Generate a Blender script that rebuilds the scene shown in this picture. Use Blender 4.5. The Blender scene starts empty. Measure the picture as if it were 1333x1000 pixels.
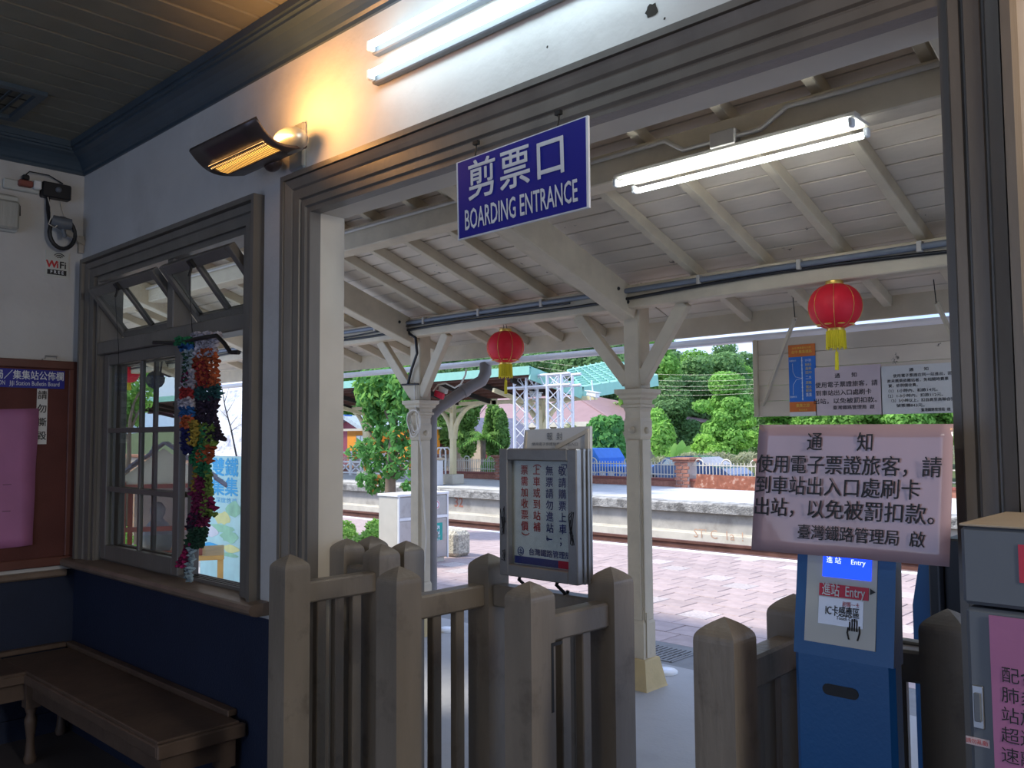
import bpy, bmesh, math, random
import numpy as np
from mathutils import Matrix, Vector
random.seed(7)
PI = math.pi
S = bpy.context.scene
COL = S.collection
# ------------------------------------------------------------------ camera
F = 1120.0
CAMPOS = Vector((0, -1.838, 1.58))
yaw, pit, rol = [math.radians(a) for a in (-43.5, 3.55, -.38)]
cy, sy, cp, sp = math.cos(yaw), math.sin(yaw), math.cos(pit), math.sin(pit)
FW = Vector((sy*cp, cy*cp, sp)); _r = Vector((cy, -sy, 0)); _u = _r.cross(FW)
RT = _r*math.cos(rol) + _u*math.sin(rol); UP = -_r*math.sin(rol) + _u*math.cos(rol)
cam = bpy.data.cameras.new('camera'); co = bpy.data.objects.new('camera', cam); COL.objects.link(co)
cam.sensor_fit = 'HORIZONTAL'; cam.sensor_width = 36; cam.lens = F/1333*36; cam.clip_start = .02; cam.clip_end = 600
m = Matrix.Identity(4)
for i in range(3):
    m[i][0] = RT[i]; m[i][1] = UP[i]; m[i][2] = -FW[i]; m[i][3] = CAMPOS[i]
co.matrix_world = m
S.camera = co
def ray(x, y): return FW + RT*((x-666.5)/F) + UP*((500-y)/F)
def at(x, y, Y):
    d = ray(x, y); return CAMPOS + d*((Y-CAMPOS.y)/d.y)
def atx(x, y, X):
    d = ray(x, y); return CAMPOS + d*((X-CAMPOS.x)/d.x)
def atz(x, y, Z):
    d = ray(x, y); return CAMPOS + d*((Z-CAMPOS.z)/d.z)
# ------------------------------------------------------------------ world / light / exposure
S.view_settings.view_transform = 'Standard'; S.view_settings.look = 'None'
S.view_settings.exposure = 0.62; S.view_settings.gamma = 1.0; S.view_settings.use_curve_mapping = False
W = bpy.data.worlds.new('sky'); S.world = W; W.use_nodes = True
nt = W.node_tree; nt.nodes.clear()
wo = nt.nodes.new('ShaderNodeOutputWorld'); bg = nt.nodes.new('ShaderNodeBackground')
tc = nt.nodes.new('ShaderNodeTexCoord'); sx = nt.nodes.new('ShaderNodeSeparateXYZ')
rp = nt.nodes.new('ShaderNodeValToRGB'); nz = nt.nodes.new('ShaderNodeTexNoise'); r2 = nt.nodes.new('ShaderNodeValToRGB'); mx = nt.nodes.new('ShaderNodeMix')
nt.links.new(tc.outputs['Generated'], sx.inputs[0]); nt.links.new(sx.outputs['Z'], rp.inputs[0])
rp.color_ramp.elements[0].position = 0; rp.color_ramp.elements[0].color = (.40, .56, .92, 1)
rp.color_ramp.elements[1].position = .7; rp.color_ramp.elements[1].color = (.26, .42, .85, 1)
nz.inputs['Scale'].default_value = 2.2; nz.inputs['Detail'].default_value = 6
nt.links.new(tc.outputs['Generated'], nz.inputs['Vector'])
r2.color_ramp.elements[0].position = .47; r2.color_ramp.elements[1].position = .68
nt.links.new(nz.outputs['Fac'], r2.inputs[0]); mx.data_type = 'RGBA'
nt.links.new(r2.outputs['Color'], mx.inputs['Factor']); nt.links.new(rp.outputs['Color'], mx.inputs['A']); mx.inputs['B'].default_value = (.95, .96, 1, 1)
nt.links.new(mx.outputs['Result'], bg.inputs['Color']); bg.inputs['Strength'].default_value = 1.25
nt.links.new(bg.outputs[0], wo.inputs[0])
def lamp(name, kind, energy, color, loc, rot=(0, 0, 0), size=(1, 1)):
    l = bpy.data.lights.new(name, kind); l.energy = energy; l.color = color
    o = bpy.data.objects.new(name, l); COL.objects.link(o); o.location = loc; o.rotation_euler = rot
    if kind == 'AREA': l.shape = 'RECTANGLE'; l.size, l.size_y = size
    return o
sun = lamp('sun', 'SUN', 3.3, (1, .95, .86), (0, 0, 20)); sun.data.angle = math.radians(9)
sun.rotation_euler = Vector((.42, .45, -.8)).to_track_quat('-Z', 'Y').to_euler()
lamp('right_fill_light', 'AREA', 36, (1, .95, .88), (2.0, -.9, 2.4), (0, math.radians(60), 0), (1.2, .3))  # added fill from the right to brighten the interior, no fixture there
lamp('second_heater_light', 'AREA', 3.0, (1, .5, .13), (.35, -.35, 2.5), (math.radians(100), 0, math.radians(35)), (.3, .08))
lamp('wall_tube_light', 'AREA', 2.2, (.66, .86, 1.0), (-1.75, -.30, 2.92), (math.radians(88), 0, 0), (1.2, .08))
lamp('rear_fill_light', 'AREA', 12, (1, .96, .90), (-.5, -3.6, 3.05), (0, 0, 0), (1.2, .3))  # extra fill added out of view behind the camera
# ------------------------------------------------------------------ materials
def _n(t, k): return t.nodes.new('ShaderNode'+k)
def M(name, col, rough=.6, metal=0., var=.12, scale=6., bump=.15, bscale=40., dirt=0., dcol=(.1, .09, .08), rand=.0, spec=.4, stretch=None, isl=0., emit=0., coat=0., alpha=1., dscale=2.2, dlo=.5, dhi=.68, bdist=.004):
    m = bpy.data.materials.new(name); m.use_nodes = True; t = m.node_tree; p = t.nodes['Principled BSDF']
    p.inputs['Roughness'].default_value = rough; p.inputs['Metallic'].default_value = metal
    p.inputs['Specular IOR Level'].default_value = spec; p.inputs['Coat Weight'].default_value = coat
    c = _n(t, 'TexCoord'); v = c.outputs['Object']
    if stretch:
        mp = _n(t, 'Mapping'); mp.inputs['Scale'].default_value = stretch; t.links.new(v, mp.inputs[0]); v = mp.outputs[0]
    n = _n(t, 'TexNoise'); n.inputs['Scale'].default_value = scale; n.inputs['Detail'].default_value = 5; t.links.new(v, n.inputs['Vector'])
    mr = _n(t, 'MapRange'); mr.inputs['From Min'].default_value = .3; mr.inputs['From Max'].default_value = .7
    mr.inputs['To Min'].default_value = 1-var; mr.inputs['To Max'].default_value = 1+var; t.links.new(n.outputs['Fac'], mr.inputs['Value'])
    val = mr.outputs[0]
    if rand or isl:
        src = _n(t, 'ObjectInfo').outputs['Random'] if rand else _n(t, 'NewGeometry').outputs['Random Per Island']
        k = rand or isl
        r = _n(t, 'MapRange'); r.inputs['To Min'].default_value = 1-k; r.inputs['To Max'].default_value = 1+k; t.links.new(src, r.inputs['Value'])
        mu = _n(t, 'Math'); mu.operation = 'MULTIPLY'; t.links.new(val, mu.inputs[0]); t.links.new(r.outputs[0], mu.inputs[1]); val = mu.outputs[0]
    h = _n(t, 'VectorMath'); h.operation = 'SCALE'; h.inputs[0].default_value = col[:3]; t.links.new(val, h.inputs['Scale'])
    out = h.outputs[0]
    if dirt:
        n2 = _n(t, 'TexNoise'); n2.inputs['Scale'].default_value = dscale; n2.inputs['Detail'].default_value = 8; n2.inputs['Roughness'].default_value = .65; t.links.new(c.outputs['Object'], n2.inputs['Vector'])
        m2 = _n(t, 'MapRange'); m2.inputs['From Min'].default_value = dlo; m2.inputs['From Max'].default_value = dhi; m2.inputs['To Max'].default_value = dirt; t.links.new(n2.outputs['Fac'], m2.inputs['Value'])
        x = _n(t, 'Mix'); x.data_type = 'RGBA'; x.inputs['B'].default_value = (*dcol, 1); t.links.new(m2.outputs[0], x.inputs['Factor']); t.links.new(out, x.inputs['A']); out = x.outputs['Result']
    t.links.new(out, p.inputs['Base Color'])
    if bump:
        b = _n(t, 'TexNoise'); b.inputs['Scale'].default_value = bscale; b.inputs['Detail'].default_value = 4; t.links.new(v, b.inputs['Vector'])
        bb = _n(t, 'Bump'); bb.inputs['Strength'].default_value = bump; bb.inputs['Distance'].default_value = bdist; t.links.new(b.outputs['Fac'], bb.inputs['Height']); t.links.new(bb.outputs[0], p.inputs['Normal'])
    if emit:
        p.inputs['Emission Color'].default_value = (*col[:3], 1); p.inputs['Emission Strength'].default_value = emit
    if alpha < 1: p.inputs['Alpha'].default_value = alpha
    return m
def E(name, col, s):
    m = bpy.data.materials.new(name); m.use_nodes = True; p = m.node_tree.nodes['Principled BSDF']
    p.inputs['Base Color'].default_value = (*col, 1); p.inputs['Emission Color'].default_value = (*col, 1); p.inputs['Emission Strength'].default_value = s
    return m
def glass(name, tint=(.93, .96, .95), rough=.02):
    m = bpy.data.materials.new(name); m.use_nodes = True; t = m.node_tree; t.nodes.remove(t.nodes['Principled BSDF']); o = t.nodes['Material Output']
    a = _n(t, 'BsdfTransparent'); a.inputs[0].default_value = (*tint, 1); g = _n(t, 'BsdfGlossy'); g.inputs['Roughness'].default_value = rough
    x = _n(t, 'MixShader'); x.inputs[0].default_value = .07; t.links.new(a.outputs[0], x.inputs[1]); t.links.new(g.outputs[0], x.inputs[2]); t.links.new(x.outputs[0], o.inputs[0])
    return m
def leafmat(name, col, var=.35, trans=.4):
    m = bpy.data.materials.new(name); m.use_nodes = True; t = m.node_tree; t.nodes.remove(t.nodes['Principled BSDF']); o = t.nodes['Material Output']
    g = _n(t, 'NewGeometry'); oi = _n(t, 'ObjectInfo'); n = _n(t, 'TexNoise'); n.inputs['Scale'].default_value = .9; c = _n(t, 'TexCoord'); t.links.new(c.outputs['Object'], n.inputs['Vector'])
    ad = _n(t, 'Math'); ad.operation = 'ADD'; t.links.new(g.outputs['Random Per Island'], ad.inputs[0]); t.links.new(n.outputs['Fac'], ad.inputs[1])
    ad2 = _n(t, 'Math'); ad2.operation = 'ADD'; t.links.new(ad.outputs[0], ad2.inputs[0]); t.links.new(oi.outputs['Random'], ad2.inputs[1])
    mr = _n(t, 'MapRange'); mr.inputs['From Max'].default_value = 2.5; mr.inputs['To Min'].default_value = 1-var; mr.inputs['To Max'].default_value = 1+var*1.3; t.links.new(ad2.outputs[0], mr.inputs['Value'])
    h = _n(t, 'VectorMath'); h.operation = 'SCALE'; h.inputs[0].default_value = col; t.links.new(mr.outputs[0], h.inputs['Scale'])
    d = _n(t, 'BsdfDiffuse'); tr = _n(t, 'BsdfTranslucent'); x = _n(t, 'MixShader'); x.inputs[0].default_value = trans
    t.links.new(h.outputs[0], d.inputs[0]); t.links.new(h.outputs[0], tr.inputs[0]); t.links.new(d.outputs[0], x.inputs[1]); t.links.new(tr.outputs[0], x.inputs[2]); t.links.new(x.outputs[0], o.inputs[0])
    return m
K = dict(
 plaster=M('plaster', (.56, .55, .53), .75, var=.06, scale=3, bump=.5, bscale=9, dirt=.25, dcol=(.33, .31, .28), bdist=.012),
 reveal=M('reveal_paint', (.56, .51, .42), .6, var=.05, bump=.1, bscale=20),
 trim=M('taupe_trim_paint', (.150, .136, .118), .42, var=.12, scale=9, bump=.25, bscale=60, stretch=(1, 1, .3)),
 sill=M('worn_sill_wood', (.19, .14, .105), .4, var=.2, scale=8, bump=.2, dirt=.4, dcol=(.10, .07, .05)),
 navy=M('navy_dado_paint', (.011, .019, .046), .62, var=.1, bump=.5, bscale=120),
 ceil=M('ceiling_paint', (.17, .165, .13), .5, var=.12, scale=4, bump=.1, bscale=30, rand=.06),
 cornice=M('cornice_paint', (.05, .075, .10), .38, var=.1, bump=.1),
 floor=M('concrete_floor', (.36, .355, .345), .6, var=.12, scale=3, bump=.3, bscale=50, dirt=.35, dcol=(.22, .21, .20), dscale=3),
 conc=M('weathered_concrete', (.42, .41, .38), .8, var=.2, scale=6, bump=.8, bscale=25, dirt=.8, dcol=(.12, .115, .105), dscale=3.5, dlo=.45, dhi=.6, bdist=.03),
 concl=M('platform_wall_concrete', (.42, .40, .36), .8, var=.15, scale=3, bump=.3, bscale=12, dirt=.6, dcol=(.2, .18, .15), dscale=1.6),
 cream=M('cream_concrete', (.62, .58, .49), .8, var=.08, scale=4, bump=.2, dirt=.35, dcol=(.4, .36, .28)),
 plat=M('pale_platform_paving', (.58, .58, .58), .75, var=.08, scale=2, bump=.2, dirt=.3, dcol=(.42, .41, .4)),
 cbeam=M('canopy_cream_paint', (.57, .485, .345), .55, var=.08, scale=7, bump=.25, bscale=50, dirt=.2, dcol=(.28, .22, .17), dscale=5),
 cboard=M('canopy_board_paint', (.62, .53, .415), .6, var=.1, scale=6, bump=.35, bscale=40, dirt=.85, dcol=(.04, .032, .028), dscale=7, dlo=.665, dhi=.69, rand=.09, stretch=(.4, 1, 1)),
 gap=M('dark_gap', (.03, .025, .02), .9, bump=0),
 yellow=M('ochre_plinth_paint', (.56, .42, .20), .7, var=.12, bump=.4, bscale=60, dirt=.4, dcol=(.3, .24, .15), dscale=6),
 fence=M('taupe_gate_paint', (.20, .17, .135), .36, var=.15, scale=9, bump=.35, bscale=70, dirt=.5, dcol=(.06, .045, .035), dscale=7, dlo=.55, dhi=.7, stretch=(1, 1, .25)),
 bench=M('worn_bench_wood', (.10, .068, .05), .5, var=.2, scale=8, bump=.3, dirt=.4, dcol=(.06, .04, .03)),
 tile=M('red_clay_paver', (.40, .305, .28), .7, var=.1, scale=9, bump=.3, bscale=80, rand=.12, dirt=.25, dcol=(.62, .5, .47), dscale=2),
 tilep=M('patterned_paver', (.47, .40, .37), .7, var=.3, scale=26, bump=.3, bscale=80, rand=.1, stretch=(1, 3, 1)),
 joint=M('paver_joint', (.13, .08, .07), .9),
 grate=M('drain_strip_concrete', (.20, .20, .195), .75, var=.15, bump=.4, bscale=80),
 iron=M('dark_iron', (.03, .03, .03), .5, metal=.5),
 white=M('white_paint', (.78, .78, .76), .5, var=.05, bump=.05),
 wline=M('white_edge_line', (.78, .76, .73), .7, var=.06, dirt=.3, dcol=(.5, .45, .42)),
 rail=M('rusty_rail', (.16, .075, .055), .6, metal=.3, var=.2),
 ballast=M('ballast_stone', (.13, .10, .085), .95, var=.5, scale=14, bump=1, bscale=18, bdist=.05),
 steel=M('brushed_steel', (.42, .42, .42), .35, metal=.9, var=.1, scale=3, bump=.1, stretch=(1, 1, .1), dirt=.25, dcol=(.12, .10, .09), dscale=9),
 steelb=M('pale_metal_bin', (.60, .56, .47), .45, metal=.25, var=.05, bump=.05),
 alu=M('aluminium_tube', (.74, .75, .78), .4, metal=.35, var=.05, bump=0),
 pvc=M('grey_pipe', (.21, .195, .185), .45, var=.1, bump=.05),
 pipe=M('cream_conduit', (.46, .42, .36), .45, var=.08, bump=.05),
 gpipe=M('blue_grey_conduit', (.16, .18, .21), .4, bump=0),
 black=M('black_plastic', (.015, .015, .017), .4, bump=0),
 cablew=M('white_cable', (.68, .62, .52), .5, bump=0),
 blue=M('sign_blue', (.012, .015, .26), .45, var=.04, bump=.02),
 bluem=M('machine_blue', (.013, .10, .28), .35, var=.05, bump=.1, bscale=150),
 offw=M('off_white_panel', (.55, .56, .52), .4, var=.04, bump=.02),
 letter=M('white_lettering', (.72, .74, .76), .5, bump=0),
 letterb=M('black_lettering', (.018, .018, .02), .5, bump=0),
 letterr=M('red_lettering', (.50, .025, .03), .5, bump=0),
 lettern=M('navy_lettering', (.02, .03, .20), .5, bump=0),
 lettery=M('yellow_lettering', (.75, .55, .08), .5, bump=0),
 red=M('red_vinyl', (.62, .02, .05), .4, bump=0),
 pink=M('pink_poster_paper', (.42, .16, .31), .6, var=.07, scale=4, bump=.5, bscale=7, bdist=.01),
 pinkl=M('laminated_pink_paper', (.46, .32, .35), .16, var=.06, scale=5, bump=.5, bscale=5, bdist=.01, coat=.6),
 pinkp=M('pale_pink_paper', (.62, .50, .51), .5, var=.04, bump=.2, bscale=6),
 paper=M('white_paper', (.66, .65, .62), .5, var=.04, bump=.2, bscale=6),
 cork=M('dark_red_felt', (.11, .035, .028), .85, var=.15, bump=.4, bscale=150),
 bframe=M('reddish_board_frame', (.13, .045, .032), .45, var=.15, bump=.2),
 lred=M('lantern_red_fabric', (.74, .012, .03), .55, var=.06, bump=.25, bscale=90),
 gold=M('lantern_gold', (.75, .5, .12), .3, metal=.8, var=.1, bump=0),
 tass=M('yellow_tassel', (.80, .66, .03), .8, var=.2, scale=60, bump=.5, bscale=120, stretch=(1, 1, .1)),
 greyc=M('grey_cabinet', (.13, .145, .165), .45, var=.04, bump=.05),
 beige=M('beige_top', (.42, .34, .25), .5, bump=.05),
 heat=M('heater_bronze', (.085, .068, .07), .35, metal=.5, var=.06, bump=.05),
 silver=M('heater_silver', (.42, .46, .46), .32, metal=.6, var=.05, bump=0),
 orange=M('orange_booth', (.85, .33, .03), .6, var=.05, bump=.1),
 maroon=M('maroon_boards', (.20, .04, .06), .6, var=.1, bump=.1),
 rpink=M('pink_roof_sheet', (.30, .19, .19), .6, var=.06, scale=2, bump=.3, bscale=10),
 hwall=M('house_wall', (.50, .42, .33), .8, var=.08),
 teal=M('teal_roof_paint', (.27, .55, .45), .45, var=.05, bump=.05),
 rust=M('rusty_steel_plate', (.24, .08, .045), .8, var=.3, scale=6, bump=.3, dirt=.6, dcol=(.45, .33, .26), dscale=6, dlo=.55, dhi=.62),
 brown=M('brown_rafter', (.13, .055, .035), .7, var=.2, bump=.2),
 brick=M('red_brick', (.36, .16, .11), .85, var=.2, scale=12, bump=.6, bscale=60, rand=.18),
 brick2=M('tan_brick', (.50, .30, .20), .85, var=.15, scale=12, bump=.5, bscale=60, rand=.15),
 mort=M('pale_mortar', (.48, .40, .36), .9, bump=.3),
 ycol=M('pale_yellow_steel', (.68, .60, .36), .5, var=.06, bump=.1),
 hoard=M('blue_hoarding', (.03, .16, .55), .5, var=.06, bump=.05),
 carb=M('blue_car_paint', (.07, .12, .24), .25, var=.03, bump=0, coat=.6),
 carg=M('car_window_glass', (.35, .45, .5), .1, bump=0),
 tarp=M('white_tarpaulin', (.82, .84, .88), .7, var=.05, bump=1, bscale=5, bdist=.06),
 banner=M('pale_teal_banner', (.50, .78, .74), .55, var=.12, scale=4, bump=.1),
 bblue=M('banner_blue_print', (.05, .42, .72), .55, bump=0),
 bgreen=M('banner_green_print', (.34, .66, .42), .55, var=.2, bump=0),
 byel=M('banner_yellow_print', (.78, .78, .32), .55, var=.1, bump=0),
 woodr=M('red_brown_timber', (.24, .07, .05), .5, var=.15, bump=.2),
 woody=M('golden_timber', (.55, .33, .10), .5, var=.15, bump=.2),
 slate=M('grey_roof_shingle', (.16, .16, .21), .7, var=.15, rand=.1),
 stone=M('grey_statue_stone', (.22, .23, .24), .8, var=.15, bump=.4),
 bark=M('tree_bark', (.20, .15, .11), .9, var=.25, bump=.8, bscale=30),
 soil=M('hill_soil', (.10, .13, .05), .95, var=.3),
 gdark=leafmat('forest_leaf', (.17, .30, .12)), gmid=leafmat('mid_green_leaf', (.24, .46, .11)), glite=leafmat('light_green_leaf', (.32, .56, .12)),
 gtree=leafmat('glossy_tree_leaf', (.14, .34, .10)), ghedge=leafmat('hedge_leaf', (.28, .50, .12)), gcon=leafmat('conifer_leaf', (.17, .30, .08)),
 gpale=leafmat('dry_grass_leaf', (.42, .44, .28)), gor=leafmat('orange_leaf', (.55, .25, .07), .1),
 glass=glass('window_glass', (.86, .88, .86)), film=glass('sign_cover', (.9, .92, .92), .08),
 tube=E('fluorescent_tube_glow', (.88, .95, 1.0), 10.0), tubei=E('indoor_tube_glow', (.76, .93, 1.0), 6.0),
 heatglow=E('heater_element_glow', (1.0, .50, .10), 1.6), heatrod=E('heater_rod_glow', (1.0, .55, .18), 1.3),
 screen=E('blue_lcd_glow', (.01, .06, 1.0), 1.0), screent=E('lcd_text_glow', (.7, .8, 1.0), 1.0),
 ltub=M('tube_fitting_enamel', (.72, .74, .74), .35, bump=0),
 lens=M('clear_ribbed_plastic', (.42, .42, .38), .2, bump=.6, bscale=60, stretch=(6, 6, .2)),
)
YARN = {k: M('yarn_'+k, tuple(q_*.62 for q_ in c), .9, var=.35, scale=50, bump=.9, bscale=200, isl=.25) for k, c in dict(
 white=(.62, .58, .66), red=(.42, .03, .03), orange=(.62, .13, .04), teal=(.02, .10, .10), purple=(.035, .02, .045), green=(.03, .25, .10),
 lime=(.22, .34, .06), gold=(.48, .34, .05), magenta=(.22, .01, .08), pink=(.55, .02, .14), blue=(.02, .12, .36), navy=(.015, .02, .14), ice=(.38, .5, .55), dgreen=(.02, .09, .045)).items()}
# ------------------------------------------------------------------ mesh helpers
WM = {}
class MB:
    def __init__(s): s.v = []; s.f = []; s.sm = []
    def add(s, vs, fs, sm=False):
        b = len(s.v); s.v += [tuple(p) for p in vs]; s.f += [tuple(b+i for i in f) for f in fs]; s.sm += [sm]*len(fs); return s
    def box(s, x0, x1, y0, y1, z0, z1, c=0.):
        if x0 > x1: x0, x1 = x1, x0
        if y0 > y1: y0, y1 = y1, y0
        if z0 > z1: z0, z1 = z1, z0
        return s.obox(Vector(((x0+x1)/2, (y0+y1)/2, (z0+z1)/2)), (x1-x0, y1-y0, z1-z0), None, c)
    def obox(s, ctr, size, R=None, c=0.):
        hx, hy, hz = [k/2 for k in size]; ctr = Vector(ctr)
        if c <= 0 or c*2.2 > min(size):
            P = [Vector((a*hx, b*hy, d*hz)) for d in (-1, 1) for b in (-1, 1) for a in (-1, 1)]
            fs = [(0, 2, 3, 1), (4, 5, 7, 6), (0, 1, 5, 4), (2, 6, 7, 3), (0, 4, 6, 2), (1, 3, 7, 5)]
        else:
            P = []; ix = {}
            for a in (-1, 1):
                for b in (-1, 1):
                    for d in (-1, 1):
                        for ax in range(3):
                            q = [a*(hx-c), b*(hy-c), d*(hz-c)]; q[ax] = (a, b, d)[ax]*(hx, hy, hz)[ax]
                            ix[(a, b, d, ax)] = len(P); P.append(Vector(q))
            fs = []
            for ax in range(3):
                o = [i for i in range(3) if i != ax]
                for sg in (-1, 1):
                    q = []
                    for u, w in ((-1, -1), (1, -1), (1, 1), (-1, 1)):
                        k = [0, 0, 0]; k[ax] = sg; k[o[0]] = u; k[o[1]] = w; q.append(ix[(*k, ax)])
                    fs.append(q)
                for u in (-1, 1):
                    for w in (-1, 1):
                        k0 = [0, 0, 0]; k0[o[0]] = u; k0[o[1]] = w; q = []
                        for sg, f_ in ((-1, o[0]), (1, o[0]), (1, o[1]), (-1, o[1])):
                            k = list(k0); k[ax] = sg; q.append(ix[(*k, f_)])
                        fs.append(q)
            for a in (-1, 1):
                for b in (-1, 1):
                    for d in (-1, 1): fs.append([ix[(a, b, d, i)] for i in range(3)])
            fx = []
            for f in fs:
                n = (P[f[1]]-P[f[0]]).cross(P[f[2]]-P[f[0]]); cc = sum((P[i] for i in f), Vector())/len(f)
                fx.append(f if n.dot(cc) > 0 else f[::-1])
            fs = fx
        if R is not None: P = [R @ p for p in P]
        return s.add([p+ctr for p in P], fs)
    def beam(s, a, b, w, h, up=(0, 0, 1), c=0.):
        a, b = Vector(a), Vector(b); d = (b-a); L = d.length; d.normalize(); u = Vector(up); x = d.cross(u).normalized(); z = x.cross(d)
        R = Matrix((x, d, z)).transposed(); return s.obox((a+b)/2, (w, L, h), R, c)
    def tube(s, pts, r, n=8, caps=True, sm=True):
        pts = [Vector(p) for p in pts]; rr = r if isinstance(r, (list, tuple)) else [r]*len(pts); vs = []; fs = []
        t0 = (pts[1]-pts[0]).normalized(); x = t0.orthogonal().normalized()
        for i, p in enumerate(pts):
            t = (pts[min(i+1, len(pts)-1)]-pts[max(i-1, 0)]).normalized(); x = (x-t*x.dot(t))
            x = x.normalized() if x.length > 1e-6 else t.orthogonal().normalized(); y = t.cross(x)
            for k in range(n):
                a = 2*PI*k/n; vs.append(p+(x*math.cos(a)+y*math.sin(a))*rr[i])
        for i in range(len(pts)-1):
            for k in range(n):
                k2 = (k+1) % n; fs.append((i*n+k, i*n+k2, (i+1)*n+k2, (i+1)*n+k))
        s.add(vs, fs, sm)
        if caps: s.add([vs[k] for k in range(n)], [tuple(range(n))[::-1]]); s.add([vs[-n+k] for k in range(n)], [tuple(range(n))])
        return s
    def lathe(s, prof, ctr=(0, 0, 0), n=24, sm=True, sq=False, ax=None, rot=0.):
        ctr = Vector(ctr); vs = []; fs = []
        for r, z in prof:
            for k in range(n):
                a = 2*PI*k/n+rot; p = Vector((r*math.cos(a), r*math.sin(a), z))
                vs.append(ctr+(ax @ p if ax is not None else p))
        for i in range(len(prof)-1):
            for k in range(n):
                k2 = (k+1) % n; fs.append((i*n+k, i*n+k2, (i+1)*n+k2, (i+1)*n+k))
        s.add(vs, fs, sm)
        if prof[0][0] > 1e-5: s.add([vs[k] for k in range(n)], [tuple(range(n))[::-1]])
        if prof[-1][0] > 1e-5: s.add([vs[-n+k] for k in range(n)], [tuple(range(n))])
        return s
    def sq(s, prof, ctr=(0, 0, 0)):   # square lathe: half-width, z
        return s.lathe([(w*math.sqrt(2), z) for w, z in prof], ctr, 4, False, rot=PI/4)
    def prism(s, poly, a, b, axis=1):  # poly in the two other axes, extruded a..b along axis
        n = len(poly); vs = []
        for t in (a, b):
            for p in poly:
                q = [0, 0, 0]; o = [i for i in range(3) if i != axis]; q[o[0]], q[o[1]] = p; q[axis] = t; vs.append(q)
        ar = sum(poly[i][0]*poly[(i+1) % n][1]-poly[(i+1) % n][0]*poly[i][1] for i in range(n))
        fs = [tuple(range(n)), tuple(range(n, 2*n))[::-1]]+[(i, i+n, (i+1) % n+n, (i+1) % n) for i in range(n)]
        fl = (ar > 0) != (axis == 1)
        if fl: fs = [f[::-1] for f in fs]
        return s.add(vs, fs)
    def slab(s, c, th):  # four corners (seen from the front, counter-clockwise) with thickness behind
        c = [Vector(p) for p in c]; n = (c[1]-c[0]).cross(c[3]-c[0]).normalized()
        return s.add(c+[p-n*th for p in c], [(0, 1, 2, 3), (7, 6, 5, 4), (0, 4, 5, 1), (1, 5, 6, 2), (2, 6, 7, 3), (3, 7, 4, 0)])
    def ball(s, ctr, r, n=12, m_=8, sc=(1, 1, 1)):
        ctr = Vector(ctr); vs = []; fs = []
        for i in range(m_+1):
            t = PI*i/m_
            for k in range(n):
                a = 2*PI*k/n; vs.append(ctr+Vector((r*sc[0]*math.sin(t)*math.cos(a), r*sc[1]*math.sin(t)*math.sin(a), r*sc[2]*math.cos(t))))
        for i in range(m_):
            for k in range(n):
                k2 = (k+1) % n; fs.append((i*n+k, (i+1)*n+k, (i+1)*n+k2, i*n+k2))
        return s.add(vs, fs, True)
    def build(s, name, mat, parent=None, world=True, **kw):
        me = bpy.data.meshes.new(name); v = s.v
        if parent is not None and world:
            inv = WM[parent.name].inverted(); v = [tuple(inv @ Vector(p)) for p in v]
        me.from_pydata(v, [], s.f); me.polygons.foreach_set('use_smooth', s.sm); me.materials.append(mat); me.update()
        o = bpy.data.objects.new(name, me); COL.objects.link(o)
        if parent is not None: o.parent = parent; WM[o.name] = WM[parent.name]
        else: WM[o.name] = Matrix.Identity(4)
        for k, x in kw.items(): o[k] = x
        return o
def thing(name, label, cat, loc=(0, 0, 0), rz=0, group=None):
    o = bpy.data.objects.new(name, None); COL.objects.link(o); o.location = loc; o.rotation_euler = (0, 0, rz); o.empty_display_size = .1
    WM[o.name] = Matrix.Translation(Vector(loc)) @ Matrix.Rotation(rz, 4, 'Z')
    o['label'] = label; o['category'] = cat
    if group: o['group'] = group
    return o
def tag(o, label, cat, group=None, kind=None):
    if label: o['label'] = label
    if cat: o['category'] = cat
    if group: o['group'] = group
    if kind: o['kind'] = kind
    return o
def struct(o): o['kind'] = 'structure'; return o
def copyp(o, parent, loc=None, rot=None):     # copy of a mesh piece, shared mesh
    c = o.copy(); COL.objects.link(c); c.parent = parent
    if loc is not None: c.location = loc
    if rot is not None: c.rotation_euler = rot
    return c
def copy_tree(o, parent=None):
    c = o.copy(); COL.objects.link(c); c.parent = parent
    for ch in list(o.children): copy_tree(ch, c)
    return c
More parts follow.
